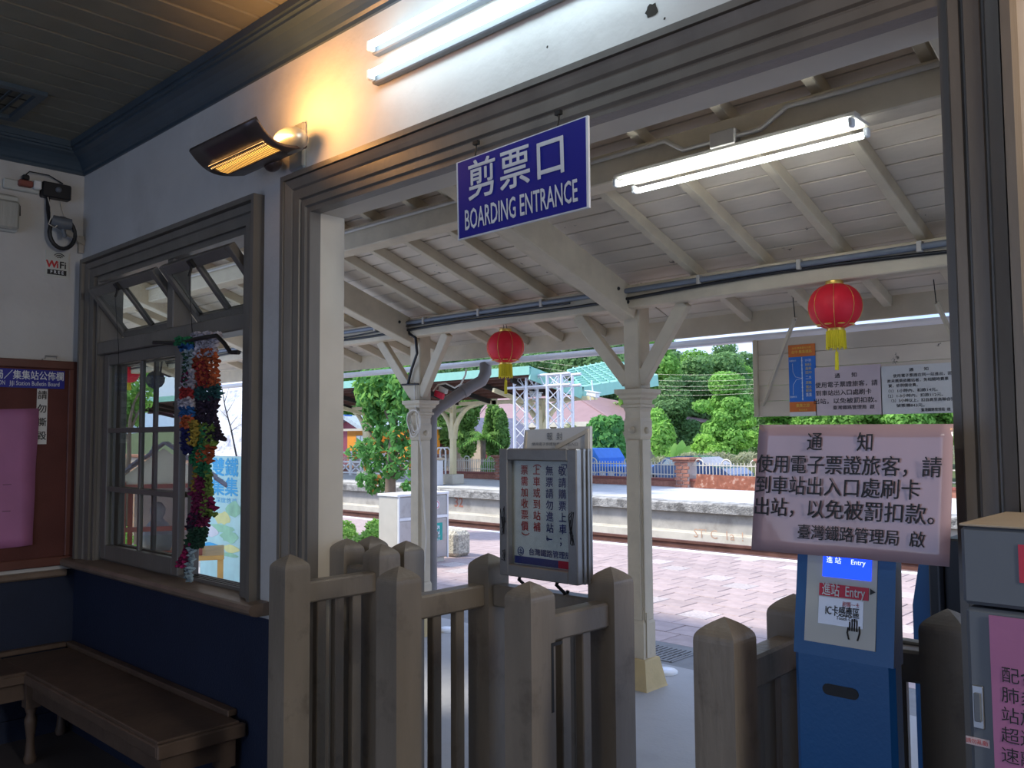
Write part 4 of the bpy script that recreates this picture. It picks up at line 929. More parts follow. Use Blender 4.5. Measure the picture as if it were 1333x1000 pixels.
# conduits
cd = thing('conduit', 'blue-grey conduit with clips along the eaves purlin above the lanterns', 'conduit', (-4, 2.58, 2.5))
b = MB(); b.tube([(-11, 2.58, 2.505), (-5.4, 2.58, 2.505), (-3.25, 2.575, 2.50), (1.2, 2.58, 2.505)], .017, 8); b.build('pipe', K['gpipe'], cd)
for k in range(12):
    b = MB(); xx = -.8-k*.62; b.box(xx-.012, xx+.012, 2.558, 2.60, 2.475, 2.53, .003); b.build('clip', K['pipe'], cd)
bc = MB(); pts = [(-11+k*.35, 2.585+.004*math.sin(k), 2.455+.012*math.sin(k*.8)-.012*math.cos(k*.37)) for k in range(36)]
bc.tube(pts, .010, 6); tag(bc.build('cable', K['black']), 'thick black cable sagging along the eaves purlin below the grey conduit', 'cable')
bc = MB(); bc.tube([(p[0], p[1]-.012, p[2]+.026+.006*math.sin(i*1.3)) for i, p in enumerate(pts[:22])], .007, 6); tag(bc.build('cable', K['black']), 'thinner black cable above the thick one on the left bays of the purlin', 'cable')
bc = MB(); bc.tube([at(530, 432, 2.6), at(541, 440, 2.6), at(543, 460, 2.63), at(536, 480, 2.68), at(531, 500, 2.68)], .012, 6); bc.tube([at(545, 500, 2.68), at(523, 501, 2.67)], .008, 6)
tag(bc.build('cable', K['black']), 'black cable bundle hanging down the left column above its capital', 'cable')
zc = rz_(1.5)-.03
pc = thing('conduit', 'cream conduit with a junction box along the middle purlin', 'conduit', (-2, 1.4, 2.9))
pj = at(944, 182, 1.40)
b = MB(); b.tube([(-11, 1.405, zc), (pj.x-.42, 1.405, zc), (pj.x-.30, 1.40, zc-.0), (pj.x-.20, 1.39, pj.z), (pj.x-.06, 1.39, pj.z)], .0115, 8)
b.tube([(pj.x+.06, 1.39, pj.z), (pj.x+.17, 1.39, pj.z+.0), (pj.x+.28, 1.40, zc), (pj.x+.4, 1.405, zc), (1.2, 1.405, zc)], .0115, 8); b.build('pipe', K['pipe'], pc)
b = MB(); b.obox(pj, (.12, .06, .07), None, .005); b.build('junction_box', K['pipe'], pc)
# outdoor fluorescent
yf2 = 1.45; la, ra = at(813, 243, yf2), at(1120, 168, yf2)
fo = thing('fluorescent_light', 'twin-tube fluorescent light fixed below the middle purlin of the canopy', 'ceiling light', (-1.8, yf2, 2.75))
tube_lamp(fo, la.x, ra.x, yf2, (la.z+ra.z)/2-.005, glow='tube', down=True)
# ================================================================== LANTERNS
def lantern(px_, yt, yb_, ytas, label, w):
    c = at(px_, (yt+yb_)/2, 2.62); top, bot = at(px_, yt, 2.62), at(px_, yb_, 2.62); H2 = (top.z-bot.z)/2; r = w
    t = thing('red_lantern', label, 'lantern', tuple(c), 0, 'red lanterns under the canopy')
    pr = []
    for k in range(13):
        a = -PI/2+PI*k/12; pr.append((max(.035, r*math.cos(a)**.8) if abs(a) < PI/2-.01 else .035, H2*.95*math.sin(a)))
    b = MB(); b.lathe(pr, c, 32); b.build('shade', K['lred'], t)
    for k in range(8):
        a = 2*PI*k/8+.35; b = MB(); b.tube([c+Vector(((q+.001)*math.cos(a), (q+.001)*math.sin(a), z)) for q, z in pr], .0016, 4); b.build('rib', K['gold'], t)
    for z in (H2*.97, -H2*.97):
        b = MB(); b.lathe([(.044, z-.012), (.046, z), (.044, z+.012)], c, 20); b.build('gold_collar', K['gold'], t)
    b = MB()
    for k in range(8):
        a = 2*PI*k/8+.35+PI/8; p = c+Vector((r*.62*math.cos(a), r*.62*math.sin(a), -H2*.78)); b.ball(p, .012, 8, 4, (1.8, 1.8, .35))
    b.build('gold_print', K['gold'], t)
    b = MB(); n = 30; z0 = -H2-.005; z1 = z0-.085
    b.lathe([(.042, z0+.01), (.046, z0), (.047, z1), (.03, z1)], c, 24)
    for k in range(n):
        a = 2*PI*k/n; b.tube([c+Vector((.046*math.cos(a), .046*math.sin(a), z0)), c+Vector((.049*math.cos(a), .049*math.sin(a), z1-.006*(k % 3)))], .0035, 4)
    b.build('fringe', K['tass'], t)
    tz = at(px_, ytas, 2.62).z-c.z
    b = MB(); b.tube([c+Vector((0, 0, z1+.01)), c+Vector((0, 0, z1-.02)), c+Vector((.002, 0, z1-.03)), c+Vector((0, 0, tz))], [.003, .003, .009, .011], 8); b.build('tassel', K['tass'], t)
    b = MB(); b.tube([c+Vector((.02, 0, H2)), c+Vector((0, -.01, 2.44-c.z))], .002, 4); b.tube([c+Vector((-.02, 0, H2)), c+Vector((0, -.01, 2.44-c.z))], .002, 4); b.build('hanging_wire', K['iron'], t)
lantern(658, 430, 474, 513, 'red cloth lantern with yellow tassel, left one, between the two columns', .136)
lantern(1087, 368, 430, 482, 'red cloth lantern with yellow tassel, right one, in front of the hanging notice boards', .136)
# ================================================================== HANGING NOTICE BOARD
hb_ = thing('hanging_board', 'cream planked board hung below the canopy eave, carrying three posters', 'board', (-2, 3.25, 2))
yh = 3.22; a0 = at(981, 442, yh); zt, zb = 2.19, 1.70; x0 = a0.x; x1 = .2
b = MB(); b.box(x0, x0+.03, yh-.02, yh+.05, zb, zt, .003); b.build('end_board', K['cbeam'], hb_)
for k in range(5):
    h = (zt-zb)/5; b = MB(); b.box(x0+.03, x1, yh, yh+.025, zb+k*h+.001, zb+(k+1)*h-.001, .002); b.build('plank', K['cboard'], hb_)
for (pa, pb_) in (((1035, 413), (993, 528)), ((1219, 394), (1241, 440))):
    b = MB(); b.beam(at(*pa, 3.08), at(*pb_, yh-.02), .035, .014, up=(1, 0, 0)); b.build('strut', K['cbeam'], hb_)
    p = at(*pa, 3.08); b = MB(); b.tube([p+Vector((0, 0, -.02)), Vector((p.x-.01, p.y, rz_(p.y)+.02))], .003, 4); b.build('wire', K['iron'], hb_)
def onb(px_, py_): return at(px_, py_, yh-.004)
rm = thing('route_poster', 'tall blue and orange route map poster on the left of the hanging board', 'poster', tuple(onb(1045, 490)))
ra_, rb_ = onb(1028.5, 541), onb(1061, 447); xw = rb_.x-ra_.x; zh = rb_.z-ra_.z
ra_ = Vector((ra_.x, yh-.004, zb-.002)); zh = rb_.z-ra_.z
def rpl(u0, u1, v0, v1, mat, o=0.):
    b = MB(); b.box(ra_.x+u0*xw, ra_.x+u1*xw, ra_.y-.001-o, ra_.y+.001, ra_.z+v0*zh, ra_.z+v1*zh); return b
rpl(0, 1, 0, 1, 0).build('sheet', K['hoard'], rm)
ob = M('orange_print', (.62, .16, .03), .5, bump=0)
rpl(0, 1, .83, 1, 0, .001).build('top_band', ob, rm); rpl(0, 1, .06, .20, 0, .001).build('bottom_band', ob, rm); rpl(0, 1, 0, .06, 0, .001).build('footer', K['paper'], rm)
def rt_(s, u, v, size, mat, **k): return text(s, K[mat], rm, Vector((ra_.x+u*xw, ra_.y-.0025, ra_.z+v*zh)), X1, Z1, size, **k)
rt_('台中‧集集觀光列車', .5, .95, .014, 'lettery', fit=xw*.7); rt_('台中‧集集鐵路', .5, .895, .022, 'lettery', fit=xw*.75); rt_('集集之旅', .5, .145, .024, 'lettery', fit=xw*.5); rt_('歡迎搭乘', .5, .085, .010, 'lettery', fit=xw*.3)
for k, (s_, v_) in enumerate((('台中 海線', .77), ('新烏日', .71), ('員林', .655), ('田中', .60), ('二水', .53), ('源泉', .46), ('濁水', .40), ('龍泉', .35), ('集集', .29))): rt_(s_, .62, v_, .02 if k not in (4, 8) else .026, 'lettery' if k not in (4, 8, 0) else 'letter', align='LEFT', fit=xw*.22)
rt_('高鐵台中', .16, .775, .013, 'letter', fit=xw*.25); rt_('高鐵彰化', .16, .27, .013, 'letter', fit=xw*.25)
b = MB(); w = lambda u, v: Vector((ra_.x+u*xw, ra_.y-.003, ra_.z+v*zh))
b.tube([w(.5, .82), w(.5, .22)], .0025, 5); b.tube([w(.15, .74), w(.16, .62), w(.25, .55), w(.5, .525)], .0013, 4); b.tube([w(.15, .30), w(.16, .44), w(.28, .51), w(.5, .525)], .0013, 4)
for v_ in (.77, .71, .655, .60, .53, .46, .40, .35, .29, .24): b.ball(w(.5, v_), .0045, 8, 5)
b.build('route_line', K['letter'], rm)
n2 = thing('notice', 'pale pink notice with large black Chinese text, middle of the hanging board', 'notice', tuple(onb(1104, 510)))
na, nb2 = onb(1062.5, 541), onb(1147, 474); b = MB(); b.box(na.x, nb2.x, yh-.006, yh-.003, zb-.002, onb(1104, 476.5).z); b.build('sheet', K['pinkp'], n2)
wd = nb2.x-na.x; yt_ = yh-.0065
def nt2(s, t, px_, py_, size, fr_=None): text(s, K['letterb'], t, at(px_, py_, yt_), X1, Z1, size, fit=fr_, bold=.006)
nt2('通　　知', n2, 1101, 489, .030, wd*.33); nt2('使用電子票證旅客，請', n2, 1101, 500.5, .036, wd*.94); nt2('到車站出入口處刷卡', n2, 1097.5, 511.5, .036, wd*.84); nt2('出站，以免被罰扣款。', n2, 1102, 522, .036, wd*.95); nt2('臺灣鐵路管理局  啟', n2, 1111, 530.5, .026, wd*.62)
n3 = thing('notice', 'off-white notice with small black Chinese text, right end of the hanging board', 'notice', tuple(onb(1195, 510)))
na, nb2 = onb(1148, 541), onb(1243, 474); b = MB(); b.box(na.x, nb2.x+.05, yh-.006, yh-.003, zb-.002, onb(1195, 474.5).z); b.build('sheet', K['paper'], n3)
wd = nb2.x-na.x
for s_, px_, py_, f_ in (('通　　知', 1196, 481, .26), ('使用電子票證在同一站進出，因', 1200, 488, .78), ('故未搭乘欲離站者，免相關時費事', 1194, 495, .82), ('實，依例價收費。', 1177, 502, .40), ('（1）1小時內，扣款14元。', 1188, 508.5, .66), ('（2）1-3小時內，扣款112元。', 1191, 515, .74), ('（3）3小時以上，扣自高至高聯自強', 1199, 521, .84), ('號票價843元。', 1187, 528, .38), ('臺灣鐵路管理局  啟', 1218, 533.5, .38)):
    nt2(s_, n3, px_, py_, .021, wd*f_)
# ================================================================== DOWNPIPE, RED BOX, CABLE COIL
dp = thing('downpipe', 'brown-grey downpipe bending from the gutter down behind the left column', 'pipe', (-5.2, 2.9, 0))
b = MB(); P_ = [at(632, 474, 3.38), at(632, 486, 3.36), at(627, 496, 3.33), at(612, 504, 3.25), at(572, 530, 3.0), at(562, 541, 2.95), at(561, 556, 2.94)]
xb0 = P_[-1]; P_.append(Vector((xb0.x+.0, 2.94, 0.0))); b.tube(P_, .052, 12); b.build('pipe', K['pvc'], dp)
b = MB(); b.tube([Vector((xb0.x, 2.94, .75)), Vector((xb0.x, 2.94, .80))], .058, 12); b.tube([P_[3].lerp(P_[4], .1), P_[3].lerp(P_[4], .25)], .058, 12); b.build('pipe_collar', K['pvc'], dp)
rb = thing('red_box', 'small red box hung beside the brace of the left column', 'box', tuple(at(572, 513, 2.85)))
b = MB(); b.obox(at(572, 514, 2.85), (.10, .03, .05), Matrix.Rotation(.35, 3, 'Y'), .003); b.build('body', K['red'], rb)
b = MB(); b.obox(at(577, 508, 2.87), (.09, .03, .04), Matrix.Rotation(.35, 3, 'Y'), .003); b.build('lid', K['reveal'], rb)
wc = MB(); wc.tube([at(607, 480, 2.8), at(606, 488, 2.8), at(600, 500, 2.82), at(592, 505, 2.84), at(580, 499, 2.85), at(570, 501, 2.85), at(564, 509, 2.86)], .007, 6); tag(wc.build('cable', K['cablew']), 'white cable looping from the brace down to the small red box', 'cable')
cc_ = thing('cable_coil', 'white cable coiled on the left column below its capital with a tail to the ground', 'cable', tuple(at(541, 545, 2.69)))
b = MB(); rc = random.Random(4); ctr = at(542, 548, 2.685)
for k in range(3):
    pts = []; ph = rc.uniform(0, 6); cxo = rc.uniform(-.015, .015)
    for j in range(25):
        a = 2*PI*j/24+ph; pts.append(ctr+Vector((cxo+(.058+.01*k)*math.cos(a)+.01*math.sin(2*a), -.012*k-.006*math.sin(a*3), (.085+.012*k)*math.sin(a)-.01*k)))
    b.tube(pts, .0075, 5, caps=False)
b.tube([at(540, 497, 2.69), at(540, 520, 2.685), at(543, 548, 2.68), at(549, 590, 2.685), at(551, 640, 2.69), at(555, 700, 2.69), at(552, 740, 2.70), at(548, 770, 2.70)], .007, 5); b.build('coil', K['cablew'], cc_)
# ================================================================== TRASH BIN
tbn = thing('litter_bin', 'tall metal recycling bin cabinet with round red and square teal stickers behind the left column', 'bin', (-8.5, 5.1, 0))
X0, X1b, Ya, Yb = -8.68, -8.3, 4.87, 5.69
b = MB(); b.box(X0, X1b-.01, Ya, Yb, .06, .86, .006); b.box(X0+.03, X1b-.04, Ya+.03, Yb-.03, 0, .06); b.build('cabinet', K['steelb'], tbn)
b = MB(); b.box(X0-.01, X1b+.015, Ya-.015, Yb+.015, .86, .89, .004); b.build('lid', K['white'], tbn)
for y0_, y1_ in ((Ya+.02, Ya+.40), (Ya+.42, Yb-.02)):
    b = MB(); b.box(X1b-.01, X1b+.006, y0_, y1_, .60, .85, .003); b.build('flap', K['steel'], tbn)
    b = MB(); b.box(X1b-.01, X1b+.006, y0_, y1_, .07, .56, .003); b.build('door', K['steel'], tbn)
b = MB()
for a_ in (Ya, Yb-.02): b.box(X1b-.01, X1b+.014, a_, a_+.02, .05, .86)
b.box(X1b-.01, X1b+.014, Ya+.02, Yb-.02, .565, .60); b.build('trim_rail', K['white'], tbn)
b = MB(); yc = Ya+.62; b.lathe([(.055, 0), (.055, .003)], (X1b+.006, yc, .73), 20, ax=Matrix.Rotation(PI/2, 3, 'Y')); b.build('round_sticker', K['letter'], tbn)
b = MB(); b.lathe([(.045, .003), (.045, .005)], (X1b+.006, yc, .73), 20, ax=Matrix.Rotation(PI/2, 3, 'Y')); b.build('sticker_ring', K['red'], tbn)
b = MB(); b.lathe([(.035, .005), (.035, .006)], (X1b+.006, yc, .73), 20, ax=Matrix.Rotation(PI/2, 3, 'Y')); b.obox((X1b+.014, yc, .73), (.002, .05, .014)); b.build('sticker_face', K['letter'], tbn)
b = MB(); b.box(X1b+.006, X1b+.009, yc-.12, yc+.10, .28, .50); b.build('teal_sticker', M('teal_sticker', (.02, .32, .27), .5, bump=0), tbn)
b = MB()
for q_ in range(4):
    a = PI/4+q_*PI/2; c0 = Vector((X1b+.0105, yc-.01, .41)); dd = Vector((0, math.cos(a), math.sin(a))); pp_ = Vector((0, -math.sin(a), math.cos(a)))
    b.tube([c0+dd*.015, c0+dd*.07], .007, 4); b.tube([c0+dd*.07-(dd-pp_)*.03, c0+dd*.07, c0+dd*.07-(dd+pp_)*.03], .007, 4)
b.build('arrow_symbol', K['letter'], tbn)
text('回收分類\nRecycling', K['letter'], tbn, (X1b+.0095, yc-.01, .31), Y1, Z1, .035, lh=.9)
sb_ = thing('stone_planter', 'pebble-textured stone block standing right of the litter bin', 'planter', (-8.6, 6.1, 0))
b = MB(); xs3 = at(597, 720, 6.0).x; b.box(xs3-.45, xs3, 5.95, 6.25, 0, .34, .05); b.build('block', M('pebble_dash', (.50, .46, .36), .9, var=.5, scale=40, bump=1, bscale=60, bdist=.02), sb_)
# ================================================================== FOLIAGE TOOLS
def leaf_mesh(name, blobs, n, size, seed, mat, flat=.5, asp=.5, droop=0.):
    """blobs: (cx,cy,cz,rx,ry,rz); leaves spread over the blob shells"""
    r = np.random.RandomState(seed); B = np.array(blobs, float); wts = (B[:, 3]*B[:, 4]+B[:, 4]*B[:, 5]+B[:, 3]*B[:, 5]); idx = r.choice(len(B), n, p=wts/wts.sum())
    d = r.normal(size=(n, 3)); d /= np.linalg.norm(d, axis=1)[:, None]; rad = r.uniform(.62, 1.04, (n, 1))
    P = B[idx, :3]+d*B[idx, 3:]*rad
    nn = d+r.normal(size=(n, 3))*flat; nn /= np.linalg.norm(nn, axis=1)[:, None]
    t = np.cross(nn, r.normal(size=(n, 3))); t[:, 2] -= droop; t -= nn*(t*nn).sum(1)[:, None]; t /= np.linalg.norm(t, axis=1)[:, None]; w = np.cross(nn, t)
    s = size*r.uniform(.6, 1.3, (n, 1)); a = s*asp
    V = np.stack([P-t*s*.5, P+w*a*.5+nn*s*.06, P+t*s*.5, P-w*a*.5+nn*s*.06], 1).reshape(-1, 3)
    me = bpy.data.meshes.new(name); me.vertices.add(4*n); me.vertices.foreach_set('co', V.ravel()); me.loops.add(4*n); me.loops.foreach_set('vertex_index', np.arange(4*n)); me.polygons.add(n)
    me.polygons.foreach_set('loop_start', np.arange(0, 4*n, 4)); me.polygons.foreach_set('loop_total', np.full(n, 4)); me.materials.append(mat); me.update(calc_edges=True); me.validate(); return me
def mobj(name, me, parent, loc=(0, 0, 0), sc=None, rz=0):
    o = bpy.data.objects.new(name, me); COL.objects.link(o); o.parent = parent; o.location = loc; o.rotation_euler = (0, 0, rz)
    if sc: o.scale = sc
    WM[o.name] = WM[parent.name] if parent else Matrix.Identity(4); return o
def branchy(b, p, d, L, r, depth, rnd, tips, sp=.55):
    pts = [p]; q = Vector(p); dd = Vector(d)
    for k in range(4):
        dd = (dd+Vector((rnd.uniform(-1, 1), rnd.uniform(-1, 1), rnd.uniform(-.3, .6)))*.14).normalized(); q = q+dd*(L/4); pts.append(q.copy())
    b.tube(pts, [r*(1-.1*k) for k in range(5)], 6)
    if depth == 0: tips.append(q); return
    for k in range(3 if depth > 1 else 2):
        nd = (dd+Vector((rnd.uniform(-1, 1), rnd.uniform(-1, 1), rnd.uniform(-.1, .7)))*sp).normalized(); branchy(b, pts[2+min(k, 2)], nd, L*.68, r*.6, depth-1, rnd, tips, sp)
# ---- near tree behind the bin
tr = thing('broadleaf_tree', 'slim leafy tree with glossy green leaves growing behind the litter bin', 'tree', tuple(at(508, 640, 6.9)*1.0))
tb0 = at(508, 640, 6.9); Yt = 6.9
b = MB(); b.tube([Vector((tb0.x, Yt, -.02)), at(508, 640, Yt), at(509, 600, Yt), at(513, 560, Yt), at(514, 530, Yt), at(517, 505, Yt)], [.10, .09, .08, .06, .045, .03], 10); b.build('trunk', K['bark'], tr)
for pts in ([(509, 600), (524, 575), (535, 550)], [(510, 590), (490, 572), (476, 556)], [(513, 560), (500, 530), (487, 505)], [(514, 535), (528, 515), (536, 497)], [(513, 610), (528, 610), (540, 590)]):
    b = MB(); b.tube([at(x_, y_, Yt) for x_, y_ in pts], [.04, .028, .015], 6); b.build('branch', K['bark'], tr)
bl_ = []
for (x_, y_, r_) in ((485, 500, 20), (505, 495, 19), (524, 503, 17), (493, 520, 22), (513, 522, 16), (478, 512, 13), (532, 520, 16), (490, 540, 15), (486, 553, 13), (522, 545, 17), (540, 548, 15), (502, 566, 15), (525, 566, 17), (480, 585, 15), (462, 590, 9), (500, 588, 16), (524, 590, 17), (545, 585, 14), (483, 603, 11), (495, 618, 16), (478, 625, 12), (515, 612, 13), (540, 610, 13), (490, 633, 12), (532, 634, 9)):
    p = at(x_, y_, Yt); k = (p-CAMPOS).dot(FW)/F*r_; bl_.append((*(p-tb0), k, k*1.3, k*.95))
mobj('foliage', leaf_mesh('foliage', bl_, 2600, .15, 3, K['gtree'], .8, .42, .8), tr)
mobj('foliage', leaf_mesh('foliage', bl_[:8], 900, .15, 4, K['gmid'], .8, .42, .8), tr)
mobj('foliage', leaf_mesh('foliage', bl_[12:], 90, .12, 5, K['gor'], .8, .42, .8), tr)
# hedges in planter
hg = thing('hedge', 'bright green low hedge in a white edged bed left of the litter bin', 'hedge', tuple(at(475, 715, 6.2)))
h0 = at(475, 715, 6.2); bl_ = []
for (x_, y_, r_, Y_) in ((448, 690, 15, 6.6), (455, 712, 14, 6.2), (470, 708, 12, 6.2), (489, 686, 13, 6.3), (489, 712, 14, 6.0), (478, 724, 12, 5.8), (500, 720, 14, 5.8), (496, 700, 14, 6.2), (452, 700, 16, 6.4), (462, 722, 16, 5.9), (474, 712, 16, 6.0), (484, 700, 15, 6.1), (448, 728, 16, 5.8), (490, 726, 15, 5.7), (430, 705, 20, 6.3), (410, 710, 22, 6.2)):
    p = at(x_, y_, Y_); k = (p-CAMPOS).dot(FW)/F*r_; bl_.append((*(p-h0), k, k, k*.8))
mobj('foliage', leaf_mesh('foliage', bl_, 8000, .07, 8, K['ghedge'], .8, .5), hg)
b = MB(); pk = at(500, 757, 5.5); b.box(-13.5, -9.0, 5.1, 5.22, 0, .16, .02); struct(b.build('planter_kerb', K['white']))
# ================================================================== VIEW THROUGH THE WINDOW
Yd = 1.5; ap = at(213, 579, Yd); er = at(283, 640, Yd); hw = .50; zb_ = at(250, 733, Yd).z; Dd = .6; PV = (ap.x, Yd, 0); HR = math.radians(62)
dh = thing('display_house', 'small timber display house with grey shingled gable roof, seen through the window', 'model house', PV)
for sg in (-1, 1):
    n = 6
    for k in range(n):
        f0, f1 = k/n, (k+1)/n; b = MB()
        pA = Vector((ap.x+sg*hw*f0, 0, ap.z+(er.z-ap.z)*f0)); pB = Vector((ap.x+sg*hw*(f1+.05), 0, ap.z+(er.z-ap.z)*(f1+.05)))
        up = Vector((0, 0, .008)) if k % 2 else Vector((0, 0, .02)); md_ = pA.lerp(pB, .5)+up
        b.beam(md_+Vector((0, Yd-.06, 0)), md_+Vector((0, Yd+Dd+.06, 0)), (pB-pA).length, .014, up=Vector((-(pB-pA).z*sg, 0, (pB-pA).x*sg))); b.build('roof_shingle', K['slate'], dh)
b = MB(); b.prism([(ap.x-hw*.8, er.z+.03), (ap.x+hw*.8, er.z+.03), (ap.x, ap.z-.03)], Yd, Yd+.02, 1); b.build('gable_board', K['reveal'], dh)
b = MB(); b.beam((ap.x-hw*.78, Yd, er.z+.01), (ap.x+hw*.78, Yd, er.z+.01), .04, .035); b.build('tie_rail', K['woodr'], dh)
for sg in (-1, 1):
    for dy in (0, Dd):
        b = MB(); b.box(ap.x+sg*hw*.62-.02, ap.x+sg*hw*.62+.02, Yd+dy-.02, Yd+dy+.02, zb_, er.z+.05); b.build('corner_post', K['woodr'], dh)
for z_ in (.24, .03):
    b = MB(); b.beam((ap.x-hw*.6, Yd, zb_+z_), (ap.x+hw*.6, Yd, zb_+z_), .03, .04); b.build('cross_rail', K['woodr'], dh)
b = MB(); b.box(ap.x-hw*.55, ap.x+hw*.55, Yd+Dd-.02, Yd+Dd, zb_+.05, er.z); b.build('back_board', K['mort'], dh)
dh.rotation_euler.z = HR
so = thing('stone_figure', 'small grey stone figure standing inside the display house', 'statue', PV)
b = MB(); b.lathe([(.10, 0), (.12, .06), (.13, .16), (.09, .26), (.04, .31), (.06, .35), (.065, .40), (.03, .45), (0, .455)], (ap.x-.05, Yd+.22, zb_+.0), 16); b.build('figure', K['stone'], so); so.rotation_euler.z = HR
s2 = thing('stone_disc', 'oval grey stone standing behind the ridge of the display house', 'statue', tuple(at(205, 605, 2.4)))
b = MB(); b.ball(at(201, 597, 2.35), .11, 16, 10, (.75, .35, 1.5)); b.build('stone', K['stone'], s2)
b = MB(); pz_ = at(201, 620, 2.35); b.box(pz_.x-.05, pz_.x+.05, 2.30, 2.40, 0, pz_.z+.05); b.build('pedestal', K['stone'], s2)
tbl = thing('small_table', 'small golden timber table carrying the display house, behind the window', 'table', PV); tbl.rotation_euler.z = HR
b = MB(); b.box(ap.x-hw*.8, ap.x+hw*1.02, Yd-.08, Yd+Dd+.08, zb_-.04, zb_-.001, .004); b.build('table_top', K['woody'], tbl)
for sg in (-.75, .96):
    for yy_ in (Yd-.04, Yd+Dd+.04):
        b = MB(); b.box(ap.x+hw*sg-.025, ap.x+hw*sg+.025, yy_-.025, yy_+.025, 0, zb_-.04); b.build('leg', K['woody'], tbl)
bn = thing('banner', 'pale teal stand banner with blue Chinese characters and a green scenery print', 'banner', tuple(at(293, 760, 2.6)))
Yk = 2.6; xa_, xb_ = at(262, 640, Yk).x, at(316, 640, Yk).x; zt_, zb2 = at(300, 594, Yk).z, .12
b = MB(); b.box(xa_, xb_, Yk, Yk+.01, zb2, zt_); b.build('sheet', K['banner'], bn)
b = MB(); b.box(xa_-.02, xb_+.02, Yk-.08, Yk+.08, 0, .11, .02); b.build('base', K['alu'], bn)
text('雙鐵', K['bblue'], bn, (xa_*.42+xb_*.58, Yk-.001, zt_-.13), X1, Z1, .20, bold=.02, fit=(xb_-xa_)*.62); text('集集', K['bblue'], bn, (xa_*.42+xb_*.58, Yk-.001, zt_-.33), X1, Z1, .20, bold=.02, fit=(xb_-xa_)*.62); text('深度悠遊', K['bblue'], bn, (xa_*.38+xb_*.62, Yk-.001, zt_-.46), X1, Z1, .06, fit=(xb_-xa_)*.5)
rg = random.Random(9); wd = xb_-xa_
def blobpoly(cx_, cz_, rx, rzz, mat, off):
    n = 14; vs = [(cx_+rx*math.cos(2*PI*k/n)*rg.uniform(.75, 1.1), Yk-off, cz_+rzz*math.sin(2*PI*k/n)*rg.uniform(.7, 1.15)) for k in range(n)]; b = MB(); b.add(vs, [tuple(range(n))]); return b.build('printed_scene', K[mat], bn)
for k, (u, v, rx, r_, mt) in enumerate(((.2, .55, .14, .07, 'bgreen'), (.55, .5, .2, .06, 'byel'), (.8, .58, .18, .07, 'bgreen'), (.5, .42, .35, .04, 'bgreen'), (.25, .38, .2, .05, 'letter'), (.7, .36, .22, .05, 'bgreen'), (.75, .27, .2, .035, 'byel'), (.3, .26, .25, .04, 'bblue'), (.7, .22, .22, .02, 'bgreen'))):
    blobpoly(xa_+u*wd, zb2+v*(zt_-zb2), rx*wd, r_*1.2, mt, .0012+.0004*k)
# garden wall of bricks (individual in view) behind
Yw = 4.4; xe = at(318, 600, Yw).x+.0; xs0 = at(128, 600, Yw).x-.3
gw = thing('garden_wall', 'low tan brick wall behind the display house, seen through the window', 'wall', ((xe+xs0)/2, Yw, 0))
b = MB(); b.box(xs0, xe, Yw+.012, Yw+.2, 0, 1.28); b.build('mortar_core', K['mort'], gw)
b = MB(); b.box(xs0-.02, xe+.02, Yw-.02, Yw+.22, 1.28, 1.33, .01); b.build('coping', K['brick'], gw)
br = None; kk = 0
for row in range(15):
    z = .055+row*.085
    if z > 1.26: break
    xx = xe-.12-(.13 if row % 2 else 0)
    while xx > xs0+.1 and kk < 300:
        if br is None: b = MB(); b.obox((0, 0, 0), (.245, .05, .072), None, .005); br = b.build('brick', K['brick2'], gw, world=False); base = br; br.location = (xx-(xe+xs0)/2, .03, z)
        else: copyp(base, gw, (xx-(xe+xs0)/2, .03+random.uniform(-.003, .003), z))
        xx -= .26; kk += 1
tp = thing('white_tarpaulin', 'crumpled white tarpaulin screen above the brick wall, seen through the window', 'screen', ((xe+xs0)/2, Yw+.6, 1.3))
b = MB(); n1, n2_ = 30, 16; vs = []; rg = random.Random(2)
for j in range(n2_+1):
    for i in range(n1+1): vs.append((xs0+2.2+(xe-.0-xs0-2.2)*i/n1, Yw+.6+rg.uniform(-.06, .06), 0+2.35*j/n2_))
b.add(vs, [(j*(n1+1)+i, j*(n1+1)+i+1, (j+1)*(n1+1)+i+1, (j+1)*(n1+1)+i) for j in range(n2_) for i in range(n1)], True); b.build('sheet', K['tarp'], tp)
for k in (0, .5, 1):
    xx = xs0+2.2+(xe-xs0-2.2)*k; b = MB(); b.box(xx-.03, xx+.03, Yw+.68, Yw+.74, 0, 2.35); b.build('post', K['alu'], tp)
bt = thing('bare_tree', 'thin bare dark tree in front of the white tarpaulin, seen through the window', 'tree', tuple(at(308, 600, 3.9)))
b = MB(); tips = []; b.tube([Vector((at(308, 600, 3.9).x, 3.9, 0)), at(309, 600, 3.9), at(301, 560, 3.9), at(293, 530, 3.9), at(288, 500, 3.9)], [.02, .012, .011, .008, .004], 5)
for a_, c_ in (((299, 555), (311, 540)), ((300, 562), (314, 552)), ((295, 538), (306, 520)), ((297, 545), (285, 532)), ((292, 525), (298, 505))): b.tube([at(*a_, 3.9), at(*c_, 3.9)], [.005, .002], 4)
b.build('branches', K['black'], bt)
wt_ = thing('garden_tree', 'young green tree with open branches seen through the left window panes', 'tree', tuple(at(165, 640, 3.6)))
w0 = at(165, 640, 3.6); rnd = random.Random(12); tips = []; b = MB(); b.tube([Vector((w0.x, 3.6, 0)), Vector((w0.x, 3.6, 1.2))], [.05, .04], 7); branchy(b, Vector((w0.x, 3.6, 1.15)), Vector((.25, 0, 1)), .75, .04, 2, rnd, tips, .8); branchy(b, Vector((w0.x, 3.6, 1.0)), Vector((-.5, 0, 1)), .7, .035, 2, rnd, tips, .8)
b.build('branches', K['bark'], wt_); bl_ = [(*(t_-w0), .2, .2, .15) for t_ in tips]
